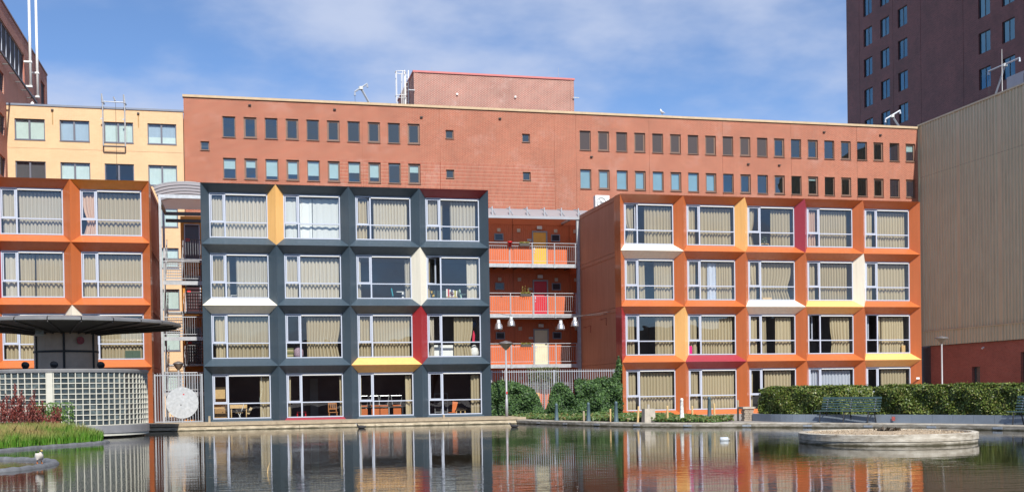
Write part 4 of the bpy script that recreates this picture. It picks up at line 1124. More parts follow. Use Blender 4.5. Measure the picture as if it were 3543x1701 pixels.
sk = MB().lathe([(0, 22.35), (.1, 22.25), (.25, 21.95), (.42, 21.6), (.45, 21.31), (0, 21.31)], (-12.2, 29.5), 9).build('roof_sack', WHITE, None)
tag(sk, 'small white tarpaulin bundle on the yellow roof beside the brick wall', 'bundle')

# ------------------------------------------------------------------ red brick building on the far left
XL = -13.45
lb = thing('left_brick_building', 'tall red brick building seen edge on at the upper left', 'building', (XL, 30, 0))
lw = [(10., 34.05, 24.75, 26.85), (41.2, 43.1, 21.9, 27.0), (24.0, 26.35, 21.95, 23.3), (24.0, 26.35, 19.1, 20.45), (24.0, 26.35, 16.3, 17.65), (19.6, 22., 21.95, 23.3), (19.6, 22., 19.1, 20.45)]
wall_holes(2., 44.2, .1, 28.1, lw, .2, lambda u, d, z: (XL - d, u, z)).build('brick_wall', Mbrick('left_brick', (.46, .13, .085), (.38, .105, .07), (.44, .28, .22), axis='YZ'), lb)
box('coping', M('brown_coping', (.25, .12, .09), rough=.6), lb, XL - .4, XL + .06, 2., 44.2, 28.11, 28.24)
MB().quad((XL, 44.2, .1), (XL - 8, 44.2, .1), (XL - 8, 44.2, 28.1), (XL, 44.2, 28.1)).build('end_wall', BRICK, lb)
for (a, e, z0, z1) in lw:
    n_ = max(1, round((e - a) / 1.49)); step = (e - a) / n_
    fo = MB().box(-.06, 0, 0, .05, 0, z1 - z0).box(-.06, 0, e - a - .05, e - a, 0, z1 - z0).box(-.06, 0, .05, e - a - .05, 0, .06).box(-.06, 0, .05, e - a - .05, z1 - z0 - .06, z1 - z0).build('window', GRFRAME, lb, loc=(XL - .12, a, z0))
    for k in range(n_):
        pane(fo, k * step + .03, (k + 1) * step - .03, .05, z1 - z0 - .05, (XL - .12, a, z0), mat=BLINDD, y=-.03, axis='x', name='screen_blind')
        if k: box('mullion', ALU, fo, XL - .17, XL - .10, a + k * step - .03, a + k * step + .03, z0 + .05, z1 - .05)
MB().quad((XL - 1.2, 3, .2), (XL - 1.2, 44, .2), (XL - 1.2, 44, 28), (XL - 1.2, 3, 28)).build('interior', DARKROOM, lb)
box('sunshade_rail', DKSTEEL, lb, XL + .40, XL + .50, 14, 36.3, 23.85, 23.97)
for yy in np.arange(15.0, 36.3, 2.2): box('rail_bracket', DKSTEEL, lb, XL + .01, XL + .40, yy, yy + .07, 23.87, 23.95)
for yy, lab in ((33.85, 'white flagpole on the brick wall, nearer and taller looking'), (36.8, 'white flagpole on the brick wall, right hand one')):
    p = thing('flagpole', lab, 'flagpole', (XL + .45, yy, 24.4), 'white flagpoles on the left brick wall')
    MB().tube([(XL + .45, yy, 24.42), (XL + .45, yy, 28.5), (XL + .45, yy, 36)], [.10, .10, .07], 10).build('pole', WHITE, p, True)
    for zz in (24.5, 26.3): box('clamp', WHITE, p, XL + .02, XL + .58, yy - .13, yy + .13, zz - .06, zz + .06)

# ------------------------------------------------------------------ corrugated hall on the right
XH = 56.77
hall = thing('corrugated_hall', 'windowless olive corrugated hall with brick plinth at the right edge', 'building', (XH, 16, 0))
def corr(y0, y1, z0, z1, x, pitch=.36, d=.07):
    b = MB(); pr_ = [(x, y0)]; y = y0
    while y < y1 - pitch * .99:
        pr_ += [(x, y + pitch * .45), (x - d, y + pitch * .55), (x - d, y + pitch * .9), (x, y + pitch)]; y += pitch
    pr_.append((x, y1))
    for i in range(len(pr_) - 1):
        (xa, ya), (xb, yb) = pr_[i], pr_[i + 1]
        b.quad((xb, yb, z0), (xa, ya, z0), (xa, ya, z1), (xb, yb, z1))
    return b
y = 3.0
while y < 27.9:
    y1 = min(y + 4.97, 27.95)
    for z0, z1, dx_ in ((4.72, 5.90, -.06), (5.92, 18.64, 0), (18.66, 22.92, 0)):
        corr(y, y1, z0, z1, XH + dx_).build('cladding_sheet', HALLM, hall)
    y = y1
box('verge_trim', HALLM, hall, XH - .12, XH + .25, 3, 28.0, 22.93, 23.06)
box('drip_rail', HALLM, hall, XH - .16, XH + .05, 3, 27.98, 5.885, 5.94)
box('corner_trim', HALLM, hall, XH - .1, XH + .1, 27.955, 28.1, 4.72, 22.92)
hh = [(20.42, 21.42, .1, 2.87), (13.0, 15.76, .1, 3.8)]
wall_holes(3., 26.78, .1, 4.70, hh, .35, lambda u, d, z: (XH + .10 + d, u, z)).build('brick_plinth', PLINTH, hall)
DKPAN = M('charcoal_facing', (.055, .05, .055), rough=.5)
for k in range(3): box('facing_panel', DKPAN, hall, XH + .08, XH + .2, 26.80, 28.05, .1 + 1.5 * k, 1.59 + 1.5 * k)
for (a, e, z0, z1) in hh:
    dd = box('door', M('hall_door', (.05, .075, .085), rough=.15), hall, XH + .32, XH + .40, a + .01, e - .01, z0, z1 - .01)
    box('door_frame', BLACK, dd, XH + .26, XH + .318, a + .005, a + .08, z0, z1 - .01)
box('body', DKPAN, hall, XH + .5, XH + 9, 3, 27.9, .1, 22.9)
cm_ = MB().tube([(XH - .02, 19.8, 4.3), (XH - .2, 19.75, 4.22)], .06, 8).build('security_camera', WHITE, None)
tag(cm_, 'small white security camera on the dark brick plinth', 'camera')
hd = davit((60, 22, 23), (60, 23.3, 22.9), (60, 21.3, 26.3), (60, 23.3, 26.35), (60, 19.6, 26.35), 'large pale davit with level jib on the hall roof')
pb = thing('roof_cabin', 'small grey plant cabin on the hall roof at the right edge', 'cabin', (60, 18, 23))
box('cabin_body', M('cabin_grey', (.40, .42, .46), rough=.6), pb, 59.6, 62, 15.5, 20.6, 23, 25.1)
box('cabin_louvre', M('cabin_brown', (.16, .11, .08), rough=.7), pb, 59.55, 59.595, 15.8, 18.6, 23.6, 24.9)
tag(MB().tube([(59.5, 21.0, 23), (59.5, 21.0, 27.4)], [.03, .012], 6).build('whip_aerial', WHITE), 'white whip aerial on the hall roof', 'aerial')

# ------------------------------------------------------------------ dark tower
XT = 67.77
tower = thing('dark_brick_tower', 'dark purple brick tower block at the upper right corner', 'building', (XT, 40, 0))
tw = []
for r in range(8):
    z0 = 21.8 + 3.25 * r
    for c_ in (0, 1, 2): 
        if z0 + 1.9 > 24: tw.append((53.02 - 3.265 * c_, 54.70 - 3.265 * c_, z0, z0 + 1.9))
    for c_ in (0, 1, 2): tw.append((33.52 - 3.29 * c_, 35.20 - 3.29 * c_, z0, z0 + 1.9))
jg = [(y - .02, y + .02, .2, 59.9, .04) for y in (55.56, 49.08, 44.2, 37.44, 29.0)]
jh = []
wall_holes(20., 58.2, .1, 60., tw + jg, .18, lambda u, d, z: (XT + d, u, z)).build('brick_wall', TBRICK, tower)
MB().quad((XT, 58.2, .1), (XT + 22, 58.2, .1), (XT + 22, 58.2, 60), (XT, 58.2, 60)).quad((XT + 22, 20, .1), (XT, 20, .1), (XT, 20, 60), (XT + 22, 20, 60)).build('end_wall', M('tower_end', (.1, .055, .062), rough=.7), tower)
box('roof', DKPAN, tower, XT, XT + 22, 20, 58.2, 60.01, 60.3)
TFR = M('tower_frame', (.05, .055, .065), rough=.4)
for (a, e, z0, z1) in tw:
    w, h = e - a, z1 - z0
    if ('tw',) not in PANES:
        PANES[('tw',)] = MB().box(0, .06, 0, .06, 0, h).box(0, .06, w - .06, w, 0, h).box(0, .06, .06, w - .06, 0, .06).box(0, .06, .06, w - .06, h - .06, h).box(0, .06, w * .5 - .04, w * .5 + .04, .06, h - .06).mesh('window', False, TFR)
    o = link('window', PANES[('tw',)], tower, None, (XT + .12, a, z0))
    for (p0, p1) in ((.05, w * .5 - .03), (w * .5 + .03, w - .05)):
        pane(o, p0, p1, .05, h - .05, (XT + .12, a, z0), mat=GLASS3, y=.03, axis='x')
    if random.random() < .6: box('blind', M('tower_blind', (.25, .34, .36), rough=.8), o, XT + .24, XT + .25, a + w * .55, e - .08, z0 + .06, z1 - .06)
MB().quad((XT + 1.5, 21, .2), (XT + 1.5, 58, .2), (XT + 1.5, 58, 59), (XT + 1.5, 21, 59)).build('interior', DARKROOM, tower)

# ------------------------------------------------------------------ glass block drum with round canopy
DC = (-5.2, -8.2); DR = 3.27
drum = thing('glass_block_drum', 'round pavilion of pale glass blocks standing in the pond at left', 'pavilion', (DC[0], DC[1], 0))
MORT = M('glass_block_mortar', (.56, .55, .48), rough=.8, var=.08, vs=4)
def gblock_mat():
    m, n, l, b = newmat('glass_block')
    oi = n.new('ShaderNodeObjectInfo'); r = n.new('ShaderNodeValToRGB')
    e = r.color_ramp.elements; e[0].color = (.022, .032, .036, 1); e[1].color = (.15, .19, .19, 1); e.new(.6).color = (.045, .06, .064, 1)
    g = n.new('ShaderNodeNewGeometry'); t = n.new('ShaderNodeTexNoise'); t.inputs['Scale'].default_value = 7
    l.new(g.outputs['Position'], t.inputs['Vector'])
    ad = n.new('ShaderNodeMath'); ad.operation = 'MULTIPLY_ADD'; l.new(t.outputs['Fac'], ad.inputs[0]); ad.inputs[1].default_value = 1.0; 
    sb = n.new('ShaderNodeMath'); sb.operation = 'SUBTRACT'; l.new(oi.outputs['Random'], sb.inputs[0]); sb.inputs[1].default_value = .5
    s2 = n.new('ShaderNodeMath'); s2.operation = 'MULTIPLY'; l.new(sb.outputs[0], s2.inputs[0]); s2.inputs[1].default_value = .6
    l.new(s2.outputs[0], ad.inputs[2]); l.new(ad.outputs[0], r.inputs[0])
    l.new(r.outputs[0], b.inputs['Base Color']); b.inputs['Roughness'].default_value = .12; b.inputs['Specular IOR Level'].default_value = .7
    bp = n.new('ShaderNodeBump'); bp.inputs['Distance'].default_value = .02; l.new(t.outputs['Fac'], bp.inputs['Height']); l.new(bp.outputs[0], b.inputs['Normal'])
    return m
GB = gblock_mat()
NCOL = 82; NROW = 10; ZB0, ZB1 = .45, 2.42; PA = 2 * math.pi / NCOL; PZ = (ZB1 - ZB0) / NROW
gw = DR * PA - .03; gh = PZ - .03
# block: a shallow pillow, recessed behind the grid of ribs
bmsh = MB().add([(-gw / 2, 0, -gh / 2), (gw / 2, 0, -gh / 2), (gw / 2, 0, gh / 2), (-gw / 2, 0, gh / 2), (-gw * .36, -.015, -gh * .36), (gw * .36, -.015, -gh * .36), (gw * .36, -.015, gh * .36), (-gw * .36, -.015, gh * .36)],
                [(4, 5, 6, 7), (0, 1, 5, 4), (1, 2, 6, 5), (2, 3, 7, 6), (3, 0, 4, 7)]).mesh('glass_block', False, GB)
a_first = -math.pi / 2
vis = [k for k in range(NCOL)]
def col_ang(k): return -math.pi / 2 + (k - 17 + .5) * PA     # k=17 faces the pond
rest = MB(); cnt = 0
GATECOL = 17
for k in range(NCOL):
    a = col_ang(k)
    c_, s_ = math.cos(a), math.sin(a)
    near = 9 <= k < 41
    for j in range(NROW):
        zc = ZB0 + (j + .5) * PZ; R_ = DR - .035
        p = (DC[0] + R_ * c_, DC[1] + R_ * s_, zc)
        if k == GATECOL: continue
        if near and cnt < 300:
            link('glass_block', bmsh, drum, None, p, (1, 1, 1), (0, 0, a + math.pi / 2)); cnt += 1
        else:
            ux, uy = -s_, c_
            rest.quad((p[0] - ux * gw / 2, p[1] - uy * gw / 2, zc - gh / 2), (p[0] + ux * gw / 2, p[1] + uy * gw / 2, zc - gh / 2), (p[0] + ux * gw / 2, p[1] + uy * gw / 2, zc + gh / 2), (p[0] - ux * gw / 2, p[1] - uy * gw / 2, zc + gh / 2))
rest.build('far_glass_blocks', GB, drum)['kind'] = 'stuff'
b = MB()
for k in range(NCOL):
    a = col_ang(k) - PA / 2
    for (r0, r1) in ((DR - .07, DR + .012),):
        ca, sa_ = math.cos(a), math.sin(a); tx, ty = -sa_ * .015, ca * .015
        P4 = [(DC[0] + r0 * ca - tx, DC[1] + r0 * sa_ - ty), (DC[0] + r1 * ca - tx, DC[1] + r1 * sa_ - ty), (DC[0] + r1 * ca + tx, DC[1] + r1 * sa_ + ty), (DC[0] + r0 * ca + tx, DC[1] + r0 * sa_ + ty)]
        b.prism(P4, ZB0, ZB1)
b.build('vertical_ribs', MORT, drum)
b = MB()
for j in range(NROW + 1):
    zc = ZB0 + j * PZ
    b.lathe([(DR - .07, zc - .015), (DR + .008, zc - .015), (DR + .008, zc + .015), (DR - .07, zc + .015)], DC, NCOL)
b.build('horizontal_ribs', MORT, drum)
a = col_ang(GATECOL)
bx2 = link('pilaster', unit(MORT), None, None, (DC[0] + DR * math.cos(a), DC[1] + DR * math.sin(a), (ZB0 + ZB1) / 2), (.2, .14, ZB1 - ZB0 - .03), (0, 0, a + math.pi / 2)); adopt(bx2, drum)
DRM = M('drum_metal', (.30, .30, .31), rough=.5, metal=.3, var=.15)
MB().lathe([(DR + .05, .14), (DR + .05, .42), (DR - .1, .445)], DC, 96).build('base_band', DRM, drum, False)
MB().lathe([(DR - .3, .04), (DR + .02, .04), (DR + .02, .135), (DR - .3, .135)], DC, 96).build('base_ledge', MORT, drum)
MB().lathe([(DR - .15, -.7), (DR - .15, .04)], DC, 64).build('base_plinth', BLACK, drum)
MB().lathe([(DR - .1, ZB1 + .015), (DR + .04, ZB1 + .015), (DR + .06, ZB1 + .11), (DR + .02, ZB1 + .14), (0, ZB1 + .16)], DC, 96).build('drum_roof', DRM, drum)
MB().lathe([(DR - .6, ZB0), (DR - .6, ZB1)], DC, 48).build('inner_wall', M('drum_inner', (.05, .055, .055), rough=.8), drum)

CC = (-4.95, -8.2); CR = 4.37; CT = 2.56; CS = 4.02; CL = 1.18
can = thing('round_canopy', 'dark round umbrella canopy on a glazed column above the drum', 'canopy', (CC[0], CC[1], CT))
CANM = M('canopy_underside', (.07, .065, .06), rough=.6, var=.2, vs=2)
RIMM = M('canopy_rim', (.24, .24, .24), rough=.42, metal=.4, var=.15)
NS = 24
for k in range(NS):
    a0, a1 = 2 * math.pi * k / NS + .004, 2 * math.pi * (k + 1) / NS - .004
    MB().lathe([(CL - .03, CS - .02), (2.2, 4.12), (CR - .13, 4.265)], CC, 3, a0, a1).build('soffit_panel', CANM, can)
    MB().lathe([(CR - .12, 4.26), (CR, 4.29), (CR, 4.37), (CR - .14, 4.42), (3.0, 4.54), (0.2, 4.66)], CC, 3, a0, a1).build('roof_panel', RIMM, can)
    a = 2 * math.pi * k / NS
    MB().tube([(CC[0] + r_ * math.cos(a), CC[1] + r_ * math.sin(a), z_) for r_, z_ in ((CL - .03, CS - .05), (2.2, 4.09), (CR - .1, 4.245))], .03, 5).build('soffit_rib', DKSTEEL, can)
MB().lathe([(0, 4.655), (.45, 4.65), (.65, 4.62), (.66, 4.59)], CC, 32).build('cap', RIMM, can)
COLM = M('column_mesh_panel', (.50, .375, .28), rough=.5, var=.2, vs=1.5)
NP = 6; A0 = -1.50
for k in range(NP):
    a0, a1 = A0 + 2 * math.pi * k / NP + .03, A0 + 2 * math.pi * (k + 1) / NP - .03
    MB().lathe([(CL, CT + .01), (CL, 3.26)], CC, 5, a0, a1).build('column_panel', COLM, can)
    MB().lathe([(CL, 3.32), (CL, CS)], CC, 5, a0, a1).build('column_panel', COLM, can)
    a = A0 + 2 * math.pi * k / NP
    rod('column_mullion', BLACK, can, (CC[0] + (CL + .01) * math.cos(a), CC[1] + (CL + .01) * math.sin(a), CT), (CC[0] + (CL + .01) * math.cos(a), CC[1] + (CL + .01) * math.sin(a), CS), .045)
MB().lathe([(CL + .01, 3.25), (CL + .03, 3.25), (CL + .03, 3.33), (CL + .01, 3.33)], CC, 48).build('column_band', BLACK, can)
MB().lathe([(CL - .06, CT), (CL - .06, CS)], CC, 32).build('column_core', BLACK, can)
FD = M('floodlight_black', (.03, .03, .032), rough=.4)
for x_, y_, lab in ((-6.12, -10.2, 'black floodlight on the drum roof left of the canopy column'), (-5.05, -10.6, 'black floodlight on the drum roof in front of the canopy column'), (-3.5, -9.7, 'round black floodlight on the drum roof right of the canopy column')):
    t = thing('floodlight', lab, 'floodlight', (x_, y_, CT), 'floodlights on the drum roof')
    MB().lathe([(0, -.16), (.08, -.15), (.14, -.02), (.145, .03), (.13, .03), (.12, .0), (0, -.01)], n=20).build('head', FD, t, True, loc=(x_, y_, CT + .17), rot=(rad(60), 0, rad(20)))
    box('yoke', FD, t, x_ - .16, x_ + .16, y_ - .02, y_ + .02, CT, CT + .03)
t = thing('floodlight', 'pale square floodlight under the canopy soffit', 'floodlight', (-5.6, -10.1, 3.9))
MB().box(-.15, .15, -.08, .08, -.11, .11).build('head', M('lamp_grey', (.42, .42, .40), rough=.5), t, loc=(-5.62, -10.1, 3.96), rot=(rad(-25), 0, rad(8)))
box('bracket', DKSTEEL, t, -5.64, -5.60, -10.07, -10.03, 4.03, 4.15)
sg = MB().lathe([(0, 0), (.15, 0), (.15, .02), (0, .02)], n=24).build('round_sign', M('red_black_sign', (.30, .02, .025), rough=.4, var=.9, vs=9), None, loc=(-4.28, -9.24, 3.70), rot=(rad(90), 0, rad(33)))
tag(sg, 'small round red and black sign on the canopy column', 'sign')

# ------------------------------------------------------------------ fence with ivy between the blocks
fence = thing('bar_fence', 'tall galvanised bar fence behind the ivy between the blocks', 'fence', (17.3, .3, .1))
for zz in (.4, 2.48): box('fence_rail', GBARS, fence, 14.0, 20.88, .285, .325, zz - .022, zz + .022)
for xx in (14.03, 17.33, 20.6): box('fence_post', GBARS, fence, xx - .04, xx + .04, .27, .34, .1, 2.56)
x = 14.12
while x < 20.85:
    if min(abs(x - q) for q in (14.03, 17.33, 20.6)) > .06: box('fence_bar', GBARS, fence, x - .013, x + .013, .292, .318, .2, 2.58)
    x += .123
b = MB()
for zz in np.arange(.35, 1.95, .1): b.box(15.6, 18.8, .335, .343, zz - .006, zz + .006)
for xx in np.arange(15.6, 18.8, .1): b.box(xx - .006, xx + .006, .344, .352, .3, 1.95)
b.build('trellis_mesh', GBARS, fence)['kind'] = 'stuff'
box('panel', M('rear_yellow_panel', (.75, .38, .06), rough=.5), rear, 18.0, 18.8, GW - .075, GW - .035, .3, 2.0)
IVY = Mleaf('ivy_leaves', [(.018, .045, .014), (.035, .085, .025), (.06, .13, .03), (.10, .19, .045)], rough=.62, transl=.15)
def ivy(name, lab, prof, n, core=True, y=.1, thick=.32):
    """prof: list of (x, z_top)"""
    t = thing(name, lab, 'ivy', ((prof[0][0] + prof[-1][0]) / 2, y, .1), 'ivy on the bar fence')
    xs_ = np.array([p[0] for p in prof]); zs_ = np.array([p[1] for p in prof])
    n = int(n * 1.9)
    X = rng.uniform(xs_[0], xs_[-1], n); top = np.interp(X, xs_, zs_) + rng.normal(0, .05, n)
    Z = .1 + (top - .1) * rng.uniform(0, 1, n) ** .85
    lump = .12 * np.sin(X * 5.1 + Z * 2.3) + .1 * np.sin(Z * 6.3 - X * 3.1)
    edge = np.clip((top - Z) / .35, .15, 1)
    Y = y + .16 - edge * thick * rng.uniform(.2, 1, n) - lump * edge
    P = np.stack([X, Y, Z], 1); N = np.tile([0., -1., .55], (n, 1))
    link('foliage', leaf_mesh(P, N, .085, 'foliage', IVY, 1.25, .75), t)
    b = MB()
    for i in range(len(prof) - 1):
        (xa, za), (xb, zb) = prof[i], prof[i + 1]
        b.add([(xa, y + .10, .1), (xb, y + .10, .1), (xb, y + .10, max(.15, zb - .22)), (xa, y + .10, max(.15, za - .22)), (xa, y + .16, .1), (xb, y + .16, .1), (xb, y + .16, max(.15, zb - .22)), (xa, y + .16, max(.15, za - .22))],
              [(0, 1, 2, 3), (5, 4, 7, 6), (3, 2, 6, 7), (0, 3, 7, 4), (1, 5, 6, 2)])
    b.build('stem_mass', M('ivy_stems', (.016, .026, .010), rough=.9), t)
ivy('ivy_mound', 'broad ivy mound on the fence beside the charcoal block', [(13.98, 1.85), (14.5, 2.02), (15.0, 2.0), (15.5, 1.85), (15.85, 1.7), (16.25, 1.5), (16.5, 1.1), (16.72, .5), (16.78, .2)], 4200)
ivy('ivy_mound', 'pointed ivy mound in the middle of the fence', [(16.80, .25), (17.0, .9), (17.1, 1.3), (17.35, 1.82), (17.7, 1.85), (18.05, 1.65), (18.3, 1.3), (18.45, .8)], 2600)
ivy('ivy_mound', 'tall square ivy mass climbing the orange corner at the fence end', [(18.40, 1.95), (18.7, 2.02), (19.2, 1.95), (19.8, 2.1), (20.4, 2.05), (20.65, 2.5), (20.78, 3.3), (20.9, 3.0)], 4600)
ivy('ivy_patch', 'low ivy patch at the foot of the fence between the mounds', [(16.55, .45), (17.0, .55), (18.2, .7), (18.5, .9)], 900)
t = thing('fence_shrub', 'grey green shrub seen through the fence bars', 'shrub', (17.2, 1.6, .1))
n_ = 1500; P = np.clip(rng.normal(0, 1, (n_, 3)), -1.5, 1.5) * np.array([.50, .35, .36]) + np.array([17.1, 1.6, 2.15])
link('foliage', leaf_mesh(P, np.tile([0., -1., .5], (n_, 1)), .06, 'foliage', Mleaf('shrub_leaves', [(.05, .07, .025), (.11, .14, .06), (.16, .17, .08)]), 1.8), t)
MB().tube([(17.1, 1.6, .1), (17.15, 1.6, 1.2), (17.05, 1.65, 2.2)], [.05, .04, .02], 6).build('trunk', SOIL, t)

# ground cover strip between the blocks and the quay
bm = bmesh.new()
strip_f = [at_len(s_) for s_ in np.arange(1.2, 12.8, .8)]
poly = [(p.x - d.y * 1.15, p.y + d.x * 1.15) for p, d in strip_f] + [(21.4, -12.6), (21.4, -.25), (14.9, -.1)]
poly = [(max(x_, 14.95), y_) for x_, y_ in poly]
vs_ = [bm.verts.new((x_, y_, ZG + .01)) for x_, y_ in poly]
bm.faces.new(vs_); bmesh.ops.triangulate(bm, faces=bm.faces[:])
me = bpy.data.meshes.new('planting_bed'); bm.to_mesh(me); bm.free()
struct(link('planting_bed', me, None, SOIL))
from mathutils.geometry import tessellate_polygon
tri = tessellate_polygon([[Vector((x_, y_, 0)) for x_, y_ in poly]])
A_ = np.array([[poly[i] for i in t_] for t_ in tri]); e1 = A_[:, 1] - A_[:, 0]; e2 = A_[:, 2] - A_[:, 0]; ar = abs(e1[:, 0] * e2[:, 1] - e1[:, 1] * e2[:, 0])
n_ = 34000
ti = rng.choice(len(tri), n_, p=ar / ar.sum()); u_, v_ = rng.uniform(0, 1, n_), rng.uniform(0, 1, n_); fl = u_ + v_ > 1; u_[fl] = 1 - u_[fl]; v_[fl] = 1 - v_[fl]
XY = A_[ti, 0] + e1[ti] * u_[:, None] + e2[ti] * v_[:, None]
hgt = .12 + .05 * np.sin(XY[:, 0] * 2.1 + XY[:, 1] * .9) + .045 * np.sin(XY[:, 1] * 2.7 - XY[:, 0])
P = np.stack([XY[:, 0], XY[:, 1], ZG + .02 + hgt * rng.uniform(.1, 1.15, n_)], 1)
tag(link('ground_cover', leaf_mesh(P, np.tile([0., -.6, .9], (n_, 1)), .07, 'ground_cover', Mleaf('cover_leaves', [(.035, .085, .018), (.07, .14, .03), (.11, .18, .04), (.19, .12, .04)], transl=.15), 2.2, .8)),
    'low green ground cover between the bar fence and the curved kerb', 'ground cover', kind='stuff')

# bollards, stakes, marker block
def bollard(x, y, mat, lab, h=.86):
    t = thing('bollard', lab, 'bollard', (x, y, ZG), 'bollards along the quay')
    MB().lathe([(.10, ZG), (.10, ZG + .04), (.095, ZG + .05), (.062, ZG + h - .12), (.068, ZG + h - .11), (.065, ZG + h - .05), (.035, ZG + h - .01), (0, ZG + h)], (x, y), 20).build('shaft', mat, t, True)
    MB().lathe([(.13, ZG + .0), (.13, ZG + .03), (.10, ZG + .035)], (x, y), 20).build('foot', mat, t)
def bmat():
    m = M('stickered_white', (.72, .72, .68), rough=.5, var=.5, vs=16); return m
for x, y, m_, lab, h in ((15.5, -6.6, BOLL, 'blue grey bollard nearest the charcoal block', .80), (16.35, -8.7, BOLL, 'blue grey bollard, second from the charcoal block', .84), (17.12, -10.15, BOLL, 'blue grey bollard at the left edge of the orange block', .88),
                         (19.4, -11.85, bmat(), 'white flecked bollard in front of the orange block', .98), (20.6, -11.9, BOLL, 'blue grey bollard nearest the hedge', 1.02)):
    bollard(x, y, m_, lab, h)
STK = [(16.2, -8.5, .46, 'greyish stake beside the second bollard', 0), (17.0, -9.75, .55, 'pale stake left of the orange block corner', .02), (17.75, -11.2, .66, 'leaning pale stake below the orange block corner', -.05),
       (18.98, -11.3, .66, 'pale stake between the concrete block and the flecked bollard', .01), (20.42, -10.5, .62, 'pale stake right of the flecked bollard', .0), (21.12, -11.2, .72, 'pale stake right of the last blue bollard', .01), (21.6, -12.5, .86, 'grey stake beside the brick pier', 0)]
for x, y, h, lab, ln in STK:
    o = MB().tube([(x + ln, y, ZG - .1), (x, y, ZG + h - .02), (x - ln * .1, y, ZG + h)], [.045, .043, .03], 8).build('wooden_stake', STAKE if 'grey' not in lab else TIMBER)
    tag(o, lab, 'stake', 'stakes along the quay')
t = thing('concrete_marker', 'grey concrete block with a short post on top by the quay', 'marker', (18.0, -11.6, ZG))
MB().add([(-.24, -.2, 0), (.24, -.2, 0), (.24, .2, 0), (-.24, .2, 0), (-.22, -.18, .56), (.22, -.18, .56), (.22, .18, .56), (-.22, .18, .56)], [(0, 3, 2, 1), (4, 5, 6, 7), (0, 1, 5, 4), (1, 2, 6, 5), (2, 3, 7, 6), (3, 0, 4, 7)]).build('block', CONC, t, loc=(18.05, -11.55, ZG))
MB().tube([(18.05, -11.55, ZG + .56), (18.05, -11.55, ZG + .74)], .055, 10).build('post', CONC, t)
t = thing('brick_pier', 'low stacked brick pier with slab cap at the hedge end', 'pier', (21.75, -12.9, ZG))
PB = M('pier_brick', (.30, .25, .20), rough=.9, var=.25, vs=8)
for j in range(6):
    for k in range(2):
        o_ = .05 if j % 2 else 0
        box('brick', PB, t, 21.62 + k * .21 + o_ * .5, 21.82 + k * .21 + o_ * .5, -13.05, -12.75, ZG + j * .082 + .004, ZG + j * .082 + .078)
box('cap_slab', CONC, t, 21.55, 22.4, -13.1, -12.6, ZG + .5, ZG + .58)

# ------------------------------------------------------------------ steel edging, hedge, benches
wall_p = spline([(21.95, -13.1, 0), (22.25, -15.0, 0), (23.1, -16.55, 0), (24.25, -18.3, 0), (25.4, -20.3, 0), (26.35, -22.4, 0), (27.1, -24.6, 0), (27.8, -27.5, 0), (28.2, -32, 0)], 6)
edging = thing('steel_edging', 'low blue grey steel planter edging below the hedge', 'planter edge', (24, -18, ZG))
for i in range(0, len(wall_p) - 1, 2):
    seg = wall_p[i:i + 3]
    b = MB(); vs = []; fs = []
    for k, p in enumerate(seg):
        d = (seg[min(k + 1, len(seg) - 1)] - seg[max(k - 1, 0)]).normalized(); nr = Vector((-d.y, d.x, 0))
        q0, q1 = p, p + nr * .03
        sh = .004 if k == 0 else -.004 if k == len(seg) - 1 else 0
        q0 = q0 + d * sh; q1 = q1 + d * sh
        vs += [(q0.x, q0.y, ZG), (q1.x, q1.y, ZG), (q1.x, q1.y, .42), (q0.x, q0.y, .42)]
    for k in range(len(seg) - 1):
        for j in range(4): fs.append((k * 4 + j, k * 4 + (j + 1) % 4, (k + 1) * 4 + (j + 1) % 4, (k + 1) * 4 + j))
    fs += [(3, 2, 1, 0), tuple((len(seg) - 1) * 4 + j for j in range(4))]
    b.add(vs, fs).build('edging_plate', EDGE, edging)
tag(MB().quad((0, 0, 0), (.13, 0, 0), (.13, 0, .15), (0, 0, .15)).build('sticker', M('red_white_sticker', (.5, .12, .1), rough=.5, var=.8, vs=30), None, loc=(24.62, -18.99, .2), rot=(0, 0, math.atan2(-20.3 + 18.3, 25.4 - 24.25))), 'small red and white sticker on the steel edging right of the bench', 'sticker')
HEDGE = Mleaf('hedge_leaves', [(.04, .068, .013), (.08, .128, .022), (.13, .19, .032), (.21, .26, .05), (.17, .145, .05)], rough=.45, transl=.2)
hedge_in = [(22.2, -13.3), (22.75, -14.9), (23.75, -16.75), (25.35, -16.55), (26.55, -19.6), (27.7, -22.6), (28.6, -26), (29.2, -31)]
